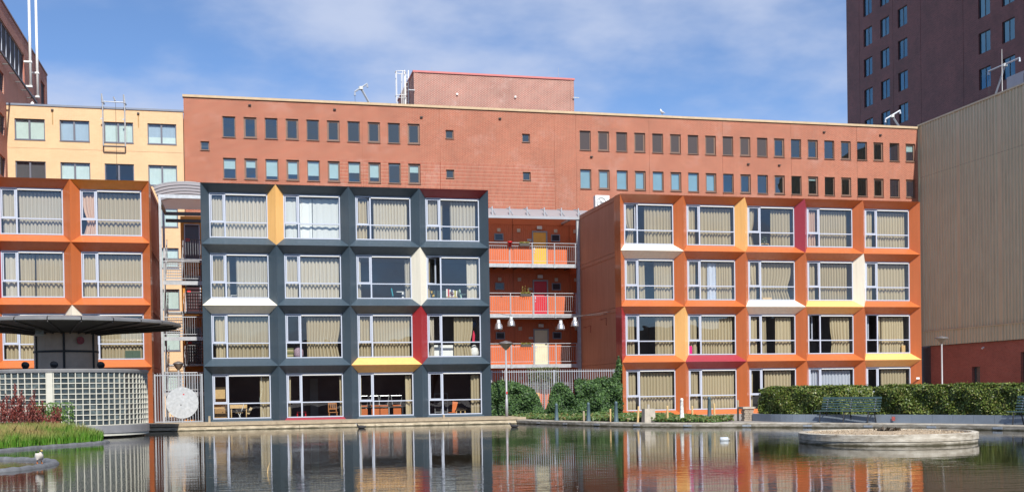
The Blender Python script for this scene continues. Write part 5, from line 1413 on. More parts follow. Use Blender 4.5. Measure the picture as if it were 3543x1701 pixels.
def hedge_sections():
    secs = [('first', hedge_in[0:3], 'clipped green hedge section nearest the brick pier'), ('mid', hedge_in[2:4], 'short sunlit hedge section behind the left bench'), ('last', hedge_in[3:], 'long clipped hedge section running to the right edge')]
    TH = 1.5
    for nm, pts, lab in secs:
        t = thing('hedge', lab, 'hedge', (*pts[0], .15), 'clipped hedge along the pond')
        Pn = []; Nn = []
        core = MB()
        for i in range(len(pts) - 1):
            a, c_ = Vector((*pts[i], 0)), Vector((*pts[i + 1], 0)); d = c_ - a; L_ = d.length; d.normalize(); nin = Vector((d.y, -d.x, 0))   # towards pond
            nf = int(L_ * 1.25 * 3400)
            uu = rng.uniform(0, L_, nf); zz = .32 + 1.1 * rng.uniform(0, 1, nf)
            und = .06 * np.sin(uu * 3.3 + zz * 4) + .05 * np.sin(uu * 1.3) + .05 * np.sin(uu * 7.7 - zz * 6.1)
            dep = rng.normal(0, .045, nf) + und - .12 * np.clip((zz - 1.25) / .17, 0, 1) ** 2
            Pn.append(np.stack([a.x + d.x * uu + nin.x * dep, a.y + d.y * uu + nin.y * dep, zz + rng.normal(0, .01, nf)], 1)); Nn.append(np.tile([nin.x, nin.y, .35], (nf, 1)))
            nt = int(L_ * TH * 1500)
            uu = rng.uniform(0, L_, nt); vv = rng.uniform(0, TH, nt)
            zz = 1.40 + .02 * np.sin(uu * 2.4) + .02 * np.sin(vv * 5 + uu) + abs(rng.normal(0, .035, nt)) - .05 * (uu < .3)
            Pn.append(np.stack([a.x + d.x * uu - nin.x * vv, a.y + d.y * uu - nin.y * vv, zz], 1)); Nn.append(np.tile([0, 0, 1.], (nt, 1)))
            p0 = a - nin * .1; p1 = c_ - nin * .1; p2 = c_ - nin * TH; p3 = a - nin * TH
            core.add([(q.x, q.y, z_) for z_ in (.3, 1.34) for q in (p0, p1, p2, p3)], [(0, 1, 5, 4), (1, 2, 6, 5), (2, 3, 7, 6), (3, 0, 4, 7), (4, 5, 6, 7)])
        if nm == 'first':
            a = Vector((*pts[0], 0)); d = (Vector((*pts[1], 0)) - a).normalized(); nin = Vector((d.y, -d.x, 0)); ne = 2600
            vv = rng.uniform(0, TH, ne); zz = .3 + 1.1 * rng.uniform(0, 1, ne); dp = rng.normal(0, .05, ne)
            Pn.append(np.stack([a.x - nin.x * vv - d.x * dp, a.y - nin.y * vv - d.y * dp, zz], 1)); Nn.append(np.tile([-d.x, -d.y, .2], (ne, 1)))
        P, N = np.concatenate(Pn), np.concatenate(Nn)
        link('foliage', leaf_mesh(P, N, .056, 'foliage', HEDGE, 1.5, .55), t)
        core.build('branch_core', M('hedge_core', (.02, .028, .012), rough=.95), t)
hedge_sections()
struct(MB().add([(p.x, p.y, .3) for p in wall_p] + [(40, -32, .3), (40, -10, .3), (22.4, -12.8, .3)], [tuple(range(len(wall_p) + 3))]).build('hedge_bed', SOIL))

def bench(loc, rz, lab, L=2.45):
    t = thing('park_bench', lab, 'bench', loc, 'green slatted benches by the pond', rz)
    # local: x along bench, -y is front
    for k in range(5):      # seat slats
        y0 = -.26 + k * .1
        o = MB().box(-L / 2, L / 2, y0, y0 + .06, .415 + .012 * abs(2 - k) * .5, .445 + .012 * abs(2 - k) * .5).build('seat_slat', BENCHG, t, local=True)
    for k in range(5):      # back slats
        z0 = .50 + k * .092; y0 = .22 + k * .030
        MB().box(-L / 2 + .03, L / 2 - .03, y0, y0 + .028, z0, z0 + (.05 if k < 4 else .085)).build('back_slat', BENCHG, t, local=True)
    LEGM = M('bench_leg_iron', (.025, .027, .03), rough=.5)
    for xx in (-L * .40, 0, L * .40):
        MB().tube([(xx, -.30, 0), (xx, -.24, .40)], .024, 6).build('leg', LEGM, t, local=True)
        MB().tube([(xx, .34, 0), (xx, .20, .38), (xx, .26, .55), (xx, .38, .95)], .022, 6).build('leg', LEGM, t, local=True)
        MB().box(xx - .02, xx + .02, -.27, .22, .385, .413).build('seat_bearer', LEGM, t, local=True)
        for k in range(5):
            MB().box(xx - .012, xx + .012, .21 + k * .028, .219 + k * .028, .52 + k * .085, .54 + k * .085).build('bolt', ALU, t, local=True)
    return t
d_ = math.atan2(-18.95 + 16.75, 24.35 - 23.05)
bench((23.55, -17.75, ZG), d_, 'green slatted bench in front of the hedge behind the round island')
bench((26.62, -24.6, ZG), math.atan2(-2.6, 1.0), 'green slatted bench cut off by the right edge')

# ------------------------------------------------------------------ street lamps
def street_lamp(x, y, z0, h, w, lab):
    t = thing('street_lamp', lab, 'street lamp', (x, y, z0), 'street lamps with cone heads')
    pm = M('lamp_pole', (.34, .34, .36), rough=.5, metal=.2)
    zt = z0 + h
    MB().tube([(x, y, z0), (x, y, z0 + 1.0), (x, y, z0 + 1.02), (x, y, zt - .42)], [.075, .07, .05, .045], 12).build('pole', pm, t, True)
    MB().lathe([(.05, zt - .46), (.07, zt - .42), (.12, zt - .38), (w * .5, zt - .14)], (x, y), 28).build('bowl', M('lamp_bowl', (.26, .21, .15), rough=.3, var=.15, vs=5), t, True)
    MB().lathe([(w * .5 + .012, zt - .145), (w * .5 + .015, zt - .12), (w * .36, zt - .05), (.08, zt - .02), (.07, zt), (0, zt)], (x, y), 28).build('cap', M('lamp_cap_dark', (.13, .12, .12), rough=.45), t, True)
    box('sticker', M('red_sign', (.6, .02, .03), rough=.5), t, x - .03, x + .03, y - .08, y - .072, z0 + 1.25, z0 + 1.36)
street_lamp(14.42, -1.4, .12, 3.86, .68, 'street lamp with cone head beside the charcoal block')
street_lamp(-1.36, 4.0, .12, 3.16, .52, 'street lamp with cone head behind the zinc disc gate')
street_lamp(43.05, 5.0, .12, 4.32, .8, 'street lamp with cone head beyond the hedge at right')

# ------------------------------------------------------------------ round concrete island
isl = thing('round_island', 'low round concrete island with bare gravel top in the pond', 'island', (18.3, -28.85, 0))
IC, IR = (18.3, -28.85), 2.26
for k in range(1):
    a0, a1 = 0, 2 * math.pi
    MB().lathe([(IR - .02, -.6), (IR - .02, .06), (IR, .075), (IR, .235), (IR - .03, .25), (IR - .17, .25), (IR - .17, .15)], IC, 80, a0, a1).build('concrete_ring', tide_mat(), isl)
GRAV = M('island_gravel', (.40, .31, .21), rough=.95, var=.5, vs=14, bump=.02, bs=30)
MB().lathe([(IR - .165, .205), (IR * .6, .225), (IR * .3, .24), (0, .24)], IC, 48).build('gravel_top', GRAV, isl)
n_ = 2200; r_ = np.sqrt(rng.uniform(0, 1, n_)) * (IR - .2); a_ = rng.uniform(0, 6.283, n_)
P = np.stack([IC[0] + r_ * np.cos(a_), IC[1] + r_ * np.sin(a_), np.full(n_, .235)], 1)
link('gravel', leaf_mesh(P, np.tile([0., -.5, .8], (n_, 1)), 0.026, 'gravel', Mleaf('gravel_bits', [(.22, .17, .11), (.45, .36, .25), (.32, .24, .15)], transl=0), 1.2), isl)['kind'] = 'stuff'
n_ = 120; P = np.stack([18.75 + rng.normal(0, .14, n_), -28.2 + rng.normal(0, .1, n_), .26 + abs(rng.normal(0, .02, n_))], 1)
tag(link('dead_tuft', leaf_mesh(P, np.tile([0., -.5, .8], (n_, 1)), .07, 'dead_tuft', Mleaf('dead_plant', [(.06, .045, .03), (.12, .09, .06)]), 2.)), 'small dark dead tuft on the round island', 'plant')

# ------------------------------------------------------------------ left islands: grass, red plants, liner kerbs
def liner(pts, name, lab, w=.34, h=.15):
    sp_ = spline(pts, 6); b = MB(); vs = []; fs = []; K = 7
    for i, p in enumerate(sp_):
        d = (sp_[min(i + 1, len(sp_) - 1)] - sp_[max(i - 1, 0)]).normalized(); nr = Vector((-d.y, d.x, 0))
        ww = w * (1 + .12 * math.sin(i * 1.7)); hh_ = h * (1 + .15 * math.sin(i * 2.3 + 1))
        for k in range(K):
            a = math.pi * k / (K - 1)
            q = p + nr * (math.cos(a) * ww / 2); vs.append((q.x, q.y, -.1 + (hh_ + .1 + ZW) * math.sin(a) ** .6))
    for i in range(len(sp_) - 1):
        for k in range(K - 1): fs.append((i * K + k, (i + 1) * K + k, (i + 1) * K + k + 1, i * K + k + 1))
    o = b.add(vs, fs).build(name, LINER, None, True)
    return tag(o, lab, 'pond edge')
isl_pts = [(-12, -26.5, 0), (-8, -23.6, 0), (-5.3, -20.9, 0), (-4.2, -18.6, 0), (-3.2, -16.9, 0), (-2.75, -15.9, 0), (-2.8, -15.1, 0), (-3.6, -14.2, 0), (-5.5, -13.2, 0), (-9, -12.4, 0), (-13, -12, 0)]
liner(isl_pts, 'liner_kerb', 'grey liner kerb edging the grassy island', .2, .075)
liner([(-9, -34, 0), (-5.2, -32.2, 0), (-3.2, -30.75, 0), (-2.62, -29.7, 0), (-2.42, -28.6, 0), (-2.55, -27.5, 0), (-3.1, -26.4, 0), (-4.2, -25.5, 0), (-7, -24.2, 0), (-11, -23.5, 0)], 'liner_kerb', 'wrinkled grey liner kerb with the white duck on it', .21, .075)
sp_ = spline(isl_pts, 6)
poly = [(p.x, p.y) for p in sp_]
ctr = Vector((-7.5, -17.5, 0))
b = MB()
vs = [(p.x, p.y, .02) for p in sp_] + [(ctr.x + (p.x - ctr.x) * .55, ctr.y + (p.y - ctr.y) * .55, .22) for p in sp_] + [(ctr.x, ctr.y, .28)]
n_ = len(sp_); fs = [(i, i + 1, n_ + i + 1, n_ + i) for i in range(n_ - 1)] + [(n_ + i, n_ + i + 1, 2 * n_) for i in range(n_ - 1)]
struct(b.add(vs, fs).build('grass_island', SOIL, None, True))
GRASS = Mleaf('grass_blades', [(.06, .19, .012), (.10, .28, .02), (.14, .34, .03), (.22, .33, .06)], rough=.55, transl=.35, zgrad=(.20, .46, (.50, .38, .16)))
def inside(px, py):
    r = np.zeros(len(px), bool); n = len(poly); j = n - 1
    for i in range(n):
        xi, yi = poly[i]; xj, yj = poly[j]
        c_ = ((yi > py) != (yj > py)) & (px < (xj - xi) * (py - yi) / (yj - yi + 1e-12) + xi); r ^= c_; j = i
    return r
px, py = rng.uniform(-9.5, -2.8, 90000), rng.uniform(-24, -12.6, 90000)
# distance to the front outline
pa = np.array(poly); dmin = np.full(len(px), 9.)
for i in range(0, len(pa), 2): dmin = np.minimum(dmin, np.hypot(px - pa[i, 0], py - pa[i, 1]))
ok = inside(px, py) & (dmin > .12) & (dmin < 3.2)
px, py, dmin = px[ok][:42000], py[ok][:42000], dmin[ok][:42000]
hh_ = (.26 + .24 * np.clip(dmin / .8, 0, 1)) * rng.uniform(.65, 1.25, len(px))
P = np.stack([px, py, .03 + .10 * np.clip(dmin / 1.5, 0, 1)], 1)
tag(link('island_grass', blades(P, hh_, .45, .011, 'island_grass', GRASS)), 'bright green and straw coloured grass on the left island', 'grass', kind='stuff')
def red_plant(cx, cy, n, spread, hmax, lab, seed):
    r = random.Random(seed)
    t = thing('red_flowering_plant', lab, 'plant', (cx, cy, .2), 'red plants on the grassy island')
    st = MB(); P = []
    for k in range(n):
        a = r.uniform(0, 6.28); q = r.uniform(0, 1) ** .6
        bx0, by0 = cx + spread * .5 * q * math.cos(a), cy + spread * .5 * q * math.sin(a)
        h = hmax * r.uniform(.55, 1.0) * (1 - .25 * q); lx, ly = r.uniform(-.3, .4) * h * .5, r.uniform(-.25, .25) * h * .4
        pts = [(bx0, by0, .15), (bx0 + lx * .4, by0 + ly * .4, .15 + h * .5), (bx0 + lx, by0 + ly, .15 + h)]
        st.tube(pts, [.010, .008, .004], 4, False)
        m_ = int(46 * h)
        for i in range(m_):
            tt = r.uniform(.38, 1.0); br = r.uniform(0, .11) * (1.15 - tt) * 2
            aa = r.uniform(0, 6.28)
            x_ = bx0 + lx * tt ** 1.4; y_ = by0 + ly * tt ** 1.4
            P.append((x_ + br * math.cos(aa), y_ + br * math.sin(aa), .15 + h * tt + br * .6))
    st.build('stems', M('red_stems', (.12, .04, .03), rough=.8), t)
    P = np.array(P)
    sp_o = link('flower_spikes', leaf_mesh(P, np.tile([0., -1., .3], (len(P), 1)), .035, 'flower_spikes', Mleaf('red_spikes', [(.10, .018, .015), (.19, .035, .028), (.26, .07, .05)], transl=.15), 2.4, .8, np.tile([0., 0., 1.], (len(P), 1))), t); sp_o['kind'] = 'stuff'
    n2 = 150; a = rng.uniform(0, 6.28, n2); q = rng.uniform(0, 1, n2) ** .5 * spread * .55
    P2 = np.stack([cx + q * np.cos(a), cy + q * np.sin(a), .25 + rng.uniform(0, .32, n2)], 1)
    link('leaves', leaf_mesh(P2, np.tile([0., -1., .6], (n2, 1)), .16, 'leaves', Mleaf('dock_leaves', [(.05, .13, .02), (.10, .22, .03), (.15, .26, .05)], transl=.3), 2.2, .5), t)
red_plant(-6.4, -15.2, 38, 1.5, 1.85, 'tall dark red flowering plant at the left edge of the island', 3)
red_plant(-5.45, -14.8, 36, 1.2, 1.95, 'dark red spiky plant in the middle of the island planting', 4)
red_plant(-4.75, -14.6, 28, 1.1, 1.3, 'low spreading red brown plant right of the tall red ones', 5)
t = thing('island_shrub', 'small bright green shrub in front of the glass block drum', 'shrub', (-4.6, -13.9, .2))
n_ = 1300; P = np.clip(rng.normal(0, 1, (n_, 3)), -1.8, 1.8) * np.array([.36, .25, .22]) + np.array([-4.65, -13.8, .92]); P[:, 2] = np.maximum(P[:, 2], .3)
link('foliage', leaf_mesh(P, np.tile([0., -1., .6], (n_, 1)), .05, 'foliage', Mleaf('bright_leaves', [(.06, .13, .03), (.12, .22, .05), (.20, .30, .08)], transl=.3), 1.8), t)
MB().tube([(-4.65, -13.8, .1), (-4.66, -13.8, .5), (-4.6, -13.82, .9)], [.04, .03, .015], 6).build('trunk', SOIL, t)

# ------------------------------------------------------------------ birds and floating things
def bird(name, lab, loc, rz, s, chains, mats):
    """one continuous skinned body; chains: list of [(x,y,z,r)...] joined at shared points; colour by material split"""
    verts, edges, radii, idx = [], [], [], {}
    for ch in chains:
        prev = None
        for (x, y, z, r) in ch:
            k = (round(x, 4), round(y, 4), round(z, 4))
            if k not in idx: idx[k] = len(verts); verts.append((x * s, y * s, z * s)); radii.append(r * s)
            if prev is not None and prev != idx[k]: edges.append((prev, idx[k]))
            prev = idx[k]
    me = bpy.data.meshes.new(name); me.from_pydata(verts, edges, []); me.update()
    o = link(name, me, None, mats, loc, (1, 1, 1), (0, 0, rz))
    md = o.modifiers.new('skin', 'SKIN')
    for i, v in enumerate(me.skin_vertices[0].data): v.radius = (radii[i], radii[i]); v.use_root = (i == 0)
    o.modifiers.new('sub', 'SUBSURF').levels = 2; o.modifiers['sub'].render_levels = 2
    return tag(o, lab, 'bird')
def bird_mat(name, body, head, beak, z_head, x_beak, s, foot=None):
    m, n, l, b = newmat(name)
    tcn = n.new('ShaderNodeTexCoord'); sp = n.new('ShaderNodeSeparateXYZ'); l.new(tcn.outputs['Object'], sp.inputs[0])
    def step(sock, v):
        mt = n.new('ShaderNodeMath'); mt.operation = 'GREATER_THAN'; l.new(sock, mt.inputs[0]); mt.inputs[1].default_value = v * s; return mt.outputs[0]
    m1 = n.new('ShaderNodeMix'); m1.data_type = 'RGBA'; l.new(step(sp.outputs[2], z_head), m1.inputs['Factor']); m1.inputs['A'].default_value = (*body, 1); m1.inputs['B'].default_value = (*head, 1)
    m2 = n.new('ShaderNodeMix'); m2.data_type = 'RGBA'; l.new(step(sp.outputs[0], x_beak), m2.inputs['Factor']); l.new(m1.outputs['Result'], m2.inputs['A']); m2.inputs['B'].default_value = (*beak, 1)
    res = m2.outputs['Result']
    if foot:
        mt = n.new('ShaderNodeMath'); mt.operation = 'LESS_THAN'; l.new(sp.outputs[2], mt.inputs[0]); mt.inputs[1].default_value = foot[0] * s
        m3 = n.new('ShaderNodeMix'); m3.data_type = 'RGBA'; l.new(mt.outputs[0], m3.inputs['Factor']); l.new(res, m3.inputs['A']); m3.inputs['B'].default_value = (*foot[1], 1); res = m3.outputs['Result']
    l.new(res, b.inputs['Base Color']); b.inputs['Roughness'].default_value = .7
    return m
duck_ch = [[(0, 0, .145, .088), (.09, 0, .155, .08), (.145, 0, .195, .052), (.155, 0, .25, .034), (.165, 0, .292, .040), (.20, 0, .282, .020), (.245, 0, .272, .013)],
           [(0, 0, .145, .088), (-.10, 0, .155, .072), (-.18, 0, .18, .038), (-.25, 0, .205, .014)],
           [(0, 0, .145, .088), (.01, .04, .07, .018), (.01, .045, .03, .010), (.015, .045, .008, .012), (.06, .05, .006, .016)], [(0, 0, .145, .088), (.01, -.04, .07, .018), (.01, -.045, .03, .010), (.015, -.045, .008, .012), (.06, -.05, .006, .016)]]
bird('duck', 'white duck with dark head standing on the liner kerb', (-2.55, -29.35, .055), rad(-65), 1.0, duck_ch, bird_mat('duck_feathers', (.72, .66, .58), (.05, .05, .045), (.40, .30, .08), .255, .188, 1, (.055, (.55, .16, .03))))
coot_ch = [[(0, 0, .04, .075), (.09, 0, .06, .06), (.14, 0, .11, .032), (.155, 0, .16, .030), (.185, 0, .17, .030), (.225, 0, .155, .012)], [(0, 0, .04, .075), (-.10, 0, .05, .06), (-.19, 0, .075, .025)]]
cm_ = bird_mat('coot_feathers', (.022, .022, .025), (.014, .014, .016), (.7, .68, .62), .11, .20, 1)
bird('coot', 'black coot swimming in front of the third ground floor window', (6.8, -6.0, ZW), rad(170), 1.15, coot_ch, cm_)
bird('coot', 'black coot swimming near the street lamp reflection', (12.9, -9.2, ZW), rad(165), 1.0, coot_ch, cm_)
gull_ch = [[(0, 0, .22, .09), (.07, 0, .28, .075), (.11, 0, .36, .05), (.125, 0, .43, .05), (.16, 0, .425, .022), (.20, 0, .415, .010)], [(0, 0, .22, .09), (-.12, 0, .17, .055), (-.26, 0, .10, .018)],
           [(0, 0, .22, .09), (.01, .03, .10, .016), (.015, .03, .008, .012), (.05, .03, .006, .014)], [(0, 0, .22, .09), (.01, -.03, .10, .016), (.015, -.03, .008, .012), (.05, -.03, .006, .014)]]
bird('gull', 'small gull standing on the office parapet', (34.2, YB + .1, 22.94), rad(120), 1.2, gull_ch, bird_mat('gull_feathers', (.45, .46, .48), (.78, .78, .76), (.6, .4, .05), .30, .17, 1.2))
fl_ = thing('floating_canister', 'small pale canister floating in the pond', 'canister', (15.1, -25.7, ZW))
CANW = M('canister_white', (.46, .50, .53), rough=.45, var=.2, vs=9)
MB().lathe([(0, -.13), (.06, -.13), (.075, -.11), (.075, .09), (.05, .11), (0, .11)], n=16).build('body', CANW, fl_, True, loc=(15.1, -25.7, ZW + .03), rot=(0, rad(90), rad(-20)))
MB().lathe([(.028, .108), (.028, .15), (0, .15)], n=12).build('cap', M('canister_cap', (.30, .28, .24), rough=.6), fl_, True, loc=(15.1, -25.7, ZW + .03), rot=(0, rad(90), rad(-20)))
tag(MB().tube([(2.2, -33.6, ZW - .08), (2.215, -33.6, .07), (2.25, -33.6, .17)], [.012, .010, .006], 6).build('stick', STAKE), 'thin reddish stick poking out of the pond', 'stick')

# ------------------------------------------------------------------ things seen in the rooms
def cell(x0, i, j): return x0 + i * CW + BX, BD, j * ST + BZ
# ground floor, first window: cabinet, desk, folding chair
X, Y, Z = cell(0, 0, 0)
t = thing('wooden_cabinet', 'pale wooden cabinet in the first ground floor window of charcoal block', 'cabinet', (X + .3, 1.3, Z - .25))
box('upper_box', WOOD, t, X - .1, X + .74, 1.2, 1.7, Z + .98, Z + 1.55); box('side_board', WOOD, t, X + .66, X + .74, 1.2, 1.7, Z + .51, Z + .975); box('back_board', WOOD, t, X - .1, X + .655, 1.66, 1.7, Z + .51, Z + .975)
box('lower_box', M('brown_wood', (.36, .20, .08), rough=.6), t, X - .1, X + .64, 1.2, 1.7, Z - .27, Z + .505)
box('keyhole', BLACK, t, X + .42, X + .46, 1.19, 1.199, Z + .3, Z + .35)
t = thing('desk', 'pale wooden desk top behind the folding chair', 'desk', (X + 1.2, 1.5, Z - .25))
box('top', WOOD, t, X + .78, X + 1.6, 1.4, 1.9, Z + .5, Z + .68)
for q in (.82, 1.54): box('leg', WOOD, t, X + q, X + q + .05, 1.45, 1.5, Z - .27, Z + .495)
t = thing('folding_chair', 'folding chair with crossed white legs behind the first ground floor window', 'chair', (X + 1.3, 1.1, Z - .25))
rod('leg', WHITE, t, (X + 1.12, 1.0, Z - .2), (X + 1.45, 1.0, Z + .7), .014); rod('leg', WHITE, t, (X + 1.42, 1.02, Z - .2), (X + 1.1, 1.02, Z + .4), .014)
rod('leg', WHITE, t, (X + 1.12, 1.35, Z - .2), (X + 1.45, 1.35, Z + .7), .014)
box('seat', WOOD, t, X + 1.05, X + 1.4, .98, 1.37, Z + .28, Z + .31); box('backrest', M('tan_fabric', (.55, .42, .25), rough=.9), t, X + 1.66, X + 1.78, 1.0, 1.35, Z + .2, Z + .55, rot=(0, rad(28), 0))
X, Y, Z = cell(0, 1, 0)
t = thing('red_stool', 'bright red tube stool behind the second ground floor window', 'stool', (X + .7, 1.2, Z - .25))
RS = M('red_tube', (.6, .01, .02), rough=.4)
box('seat', RS, t, X + .5, X + .95, 1.1, 1.4, Z + .24, Z + .28)
for q in (.5, .9): box('leg', RS, t, X + q, X + q + .045, 1.1, 1.14, Z - .27, Z + .238); box('leg', RS, t, X + q, X + q + .045, 1.36, 1.4, Z - .27, Z + .238)
t = thing('wooden_chair', 'brown wooden slat back chair behind the second ground floor window', 'chair', (X + 2.2, 1.2, Z - .25))
WC = M('chair_wood', (.36, .14, .04), rough=.5)
for q in (2.05, 2.43): box('leg', WC, t, X + q, X + q + .05, 1.45, 1.5, Z - .27, Z + .7)
for q in (2.05, 2.43): box('leg', WC, t, X + q, X + q + .05, 1.05, 1.1, Z - .27, Z + .195)
for q in (.35, .62): box('back_rail', WC, t, X + 2.1, X + 2.43, 1.46, 1.49, Z + q, Z + q + .07)
for q in (2.15, 2.24, 2.33): box('back_slat', WC, t, X + q, X + q + .04, 1.465, 1.485, Z + .42, Z + .62)
box('seat', WC, t, X + 2.03, X + 2.5, 1.03, 1.45, Z + .2, Z + .24)
t = box('room_doorway', M('grey_door', (.22, .21, .22), rough=.7), None, X + 1.35, X + 1.75, 4.3, 4.5, Z - .2, Z + 1.95); tag(t, 'tall grey door leaf deep inside the second ground floor room', 'door')
X, Y, Z = cell(0, 2, 0)
OB = M('orange_chair_board', (.50, .13, .035), rough=.5); CH = M('chrome_tube', (.65, .66, .68), rough=.3, metal=.4)
t = thing('long_table', 'long dark table with chrome legs behind the third ground floor window', 'table', (X + 1.3, 1.6, Z - .25))
box('top', M('table_dark', (.16, .13, .11), rough=.5), t, X + .1, X + 2.4, 1.5, 2.1, Z + .42, Z + .45)
for q in (.45, 1.6, 2.3): box('leg', CH, t, X + q, X + q + .03, 1.5, 1.53, Z - .27, Z + .415)
for k, q in enumerate((.12, .72, 1.16, 1.82)):
    t = thing('stacked_chair', 'orange chair turned over on the long table, ' + ['nearest the left frame', 'just right of the mullion', 'second from the right', 'rightmost one'][k], 'chair', (X + q, 1.6, Z + .45), 'orange chairs on the long table')
    box('seat', OB, t, X + q, X + q + .42, 1.55, 1.95, Z + .47, Z + .53); box('backrest', OB, t, X + q + .01, X + q + .41, 1.46, 1.49, Z - .05, Z + .36)
    for e in (0, .40): rod('leg', CH, t, (X + q + e, 1.6, Z + .53), (X + q + e + (.08 if e else -.08), 1.58, Z + 1.0), .012)
    rod('leg_bar', CH, t, (X + q - .08, 1.58, Z + 1.0), (X + q + .48, 1.58, Z + 1.0), .012)
X, Y, Z = cell(0, 3, 0)
t = thing('orange_chair', 'orange moulded chair behind the fourth ground floor window', 'chair', (X + 1.4, 1.3, Z - .25))
MB().add([(X + 1.34, 1.35, Z + .1), (X + 1.5, 1.35, Z + .1), (X + 1.66, 1.38, Z + .62), (X + 1.38, 1.38, Z + .66), (X + 1.34, 1.40, Z + .1), (X + 1.5, 1.40, Z + .1), (X + 1.66, 1.43, Z + .62), (X + 1.38, 1.43, Z + .66)], [(0, 1, 2, 3), (5, 4, 7, 6), (0, 3, 7, 4), (1, 5, 6, 2), (3, 2, 6, 7)]).build('backrest', M('orange_shell', (.62, .16, .04), rough=.4), t)
box('seat', M('orange_shell', (.62, .16, .04), rough=.4), t, X + 1.1, X + 1.5, 1.0, 1.34, Z + .08, Z + .11)
for q in (1.12, 1.45): rod('leg', CH, t, (X + q, 1.05, Z - .27), (X + q, 1.1, Z + .08), .012); rod('leg', CH, t, (X + q, 1.35, Z - .27), (X + q, 1.3, Z + .08), .012)
t = thing('wood_stool', 'low wooden stool beside the orange moulded chair', 'stool', (X + 1.75, 1.2, Z - .25))
box('seat', WOOD, t, X + 1.5, X + 2.0, 1.1, 1.35, Z + .18, Z + .23)
for q in (1.5, 1.72, 1.95): box('leg', WOOD, t, X + q, X + q + .05, 1.12, 1.17, Z - .27, Z + .178)
t = thing('window_screen', 'grey framed screen leaning deep in the fourth ground floor room', 'screen', (X + 1.0, 2.4, Z - .25))
GF = M('grey_frame', (.26, .26, .28), rough=.6)
for q in (.62, .95, 1.28): box('stile', GF, t, X + q, X + q + .03, 2.4, 2.43, Z - .2, Z + 1.05)
for q in (.1, .55, 1.05): box('rail', GF, t, X + .62, X + 1.31, 2.4, 2.43, Z + q, Z + q + .03)
# second row
X, Y, Z = cell(0, 1, 1)
t = thing('blanket_pile', 'pile of folded olive and tan blankets in a second row charcoal window', 'blankets', (X + .2, .85, Z))
for k in range(6):
    m_ = M('blanket_%d' % (k % 3), [(.22, .20, .08), (.42, .36, .22), (.12, .13, .06)][k % 3], rough=.95)
    bb = MB().box(-.16, .16, -.15, .15, 0, .075).build('blanket', m_, t, loc=(X + .21 + random.uniform(-.01, .01), .86, Z + .03 + k * .08), rot=(0, random.uniform(-.04, .04), 0))
t = tag(MB().lathe([(0, 0), (.2, .0), (.24, .12), (.23, .38), (.17, .5), (.06, .56), (0, .56)], n=18).build('patterned_bag', M('patterned_cloth', (.34, .24, .30), rough=.9, var=.9, vs=34), None, True, loc=(X + .62, .9, Z + .02)), 'mauve patterned bag on the sill beside the folded blankets', 'bag')
X, Y, Z = cell(0, 3, 1)
t = tag(box('white_board', WHITE, None, X + .30, X + 1.38, .92, .96, Z + .0, Z + .62), 'white board standing behind the sill of a second row charcoal window', 'board')
t = tag(MB().lathe([(0, 0), (.22, .0), (.25, .2), (.2, .42), (.08, .6), (0, .62)], n=14).build('white_bedding', M('bedding_white', (.72, .70, .66), rough=.95, var=.2, vs=9), None, True, loc=(X + 2.45, .9, Z)), 'crumpled white bedding at the right of a second row charcoal window', 'bedding')
t = tag(MB().add([(-.06, 0, 0), (.06, 0, 0), (.09, 0, .35), (.02, 0, .62), (-.03, 0, .4), (-.06, .04, 0), (.06, .04, 0), (.09, .04, .35), (.02, .04, .62), (-.03, .04, .4)], [(0, 1, 2, 3, 4), (9, 8, 7, 6, 5), (0, 5, 6, 1), (1, 6, 7, 2), (2, 7, 8, 3), (3, 8, 9, 4), (4, 9, 5, 0)]).build('hanging_garment', M('pink_cloth', (.6, .03, .08), rough=.9), None, loc=(X + 2.48, 1.2, Z + .78)), 'bright red garment hanging in a second row charcoal window', 'garment')
t = tag(MB().lathe([(0, 0), (.12, .04), (.17, .2), (.1, .36), (0, .4)], n=12).build('hanging_bundle', M('blue_cloth', (.06, .11, .22), rough=.9, var=.4, vs=12), None, True, loc=(X + 2.5, 1.2, Z + 1.5)), 'dark blue cloth bundle at the upper right of a second row charcoal window', 'bundle')
# third row
X, Y, Z = cell(0, 2, 2)
TEAL = M('teal_plastic', (.02, .28, .34), rough=.4)
t = thing('teal_chair', 'teal plastic chair in the third row charcoal window', 'chair', (X + 1.95, 1.4, Z - .25))
box('seat', TEAL, t, X + 1.80, X + 2.15, 1.2, 1.55, Z + .1, Z + .14); box('backrest', TEAL, t, X + 1.82, X + 1.87, 1.2, 1.55, Z + .16, Z + .6, rot=(0, rad(-10), 0))
for q in (1.82, 2.1): rod('leg', TEAL, t, (X + q, 1.25, Z - .27), (X + q, 1.25, Z + .1), .016); rod('leg', TEAL, t, (X + q, 1.5, Z - .27), (X + q, 1.5, Z + .1), .016)
t = thing('white_table', 'white table beside the teal chair', 'table', (X + 2.35, 1.3, Z - .25))
box('top', WHITE, t, X + 2.05, X + 2.55, 1.1, 1.5, Z + .40, Z + .43); box('leg', WHITE, t, X + 2.32, X + 2.48, 1.12, 1.16, Z - .27, Z + .395)
X, Y, Z = cell(0, 3, 2)
t = thing('sofa', 'dark green sofa with striped throw in the third row charcoal window', 'sofa', (X + 1.1, 1.6, Z - .25))
box('back', M('sofa_green', (.03, .055, .055), rough=.9), t, X + .3, X + 1.75, 1.5, 1.75, Z - .2, Z + .52); box('seat', M('sofa_green', (.03, .055, .055), rough=.9), t, X + .3, X + 1.75, 1.0, 1.49, Z - .2, Z + .12)
box('armrest', M('sofa_grey', (.16, .19, .21), rough=.9), t, X + .16, X + .295, 1.0, 1.75, Z - .2, Z + .4)
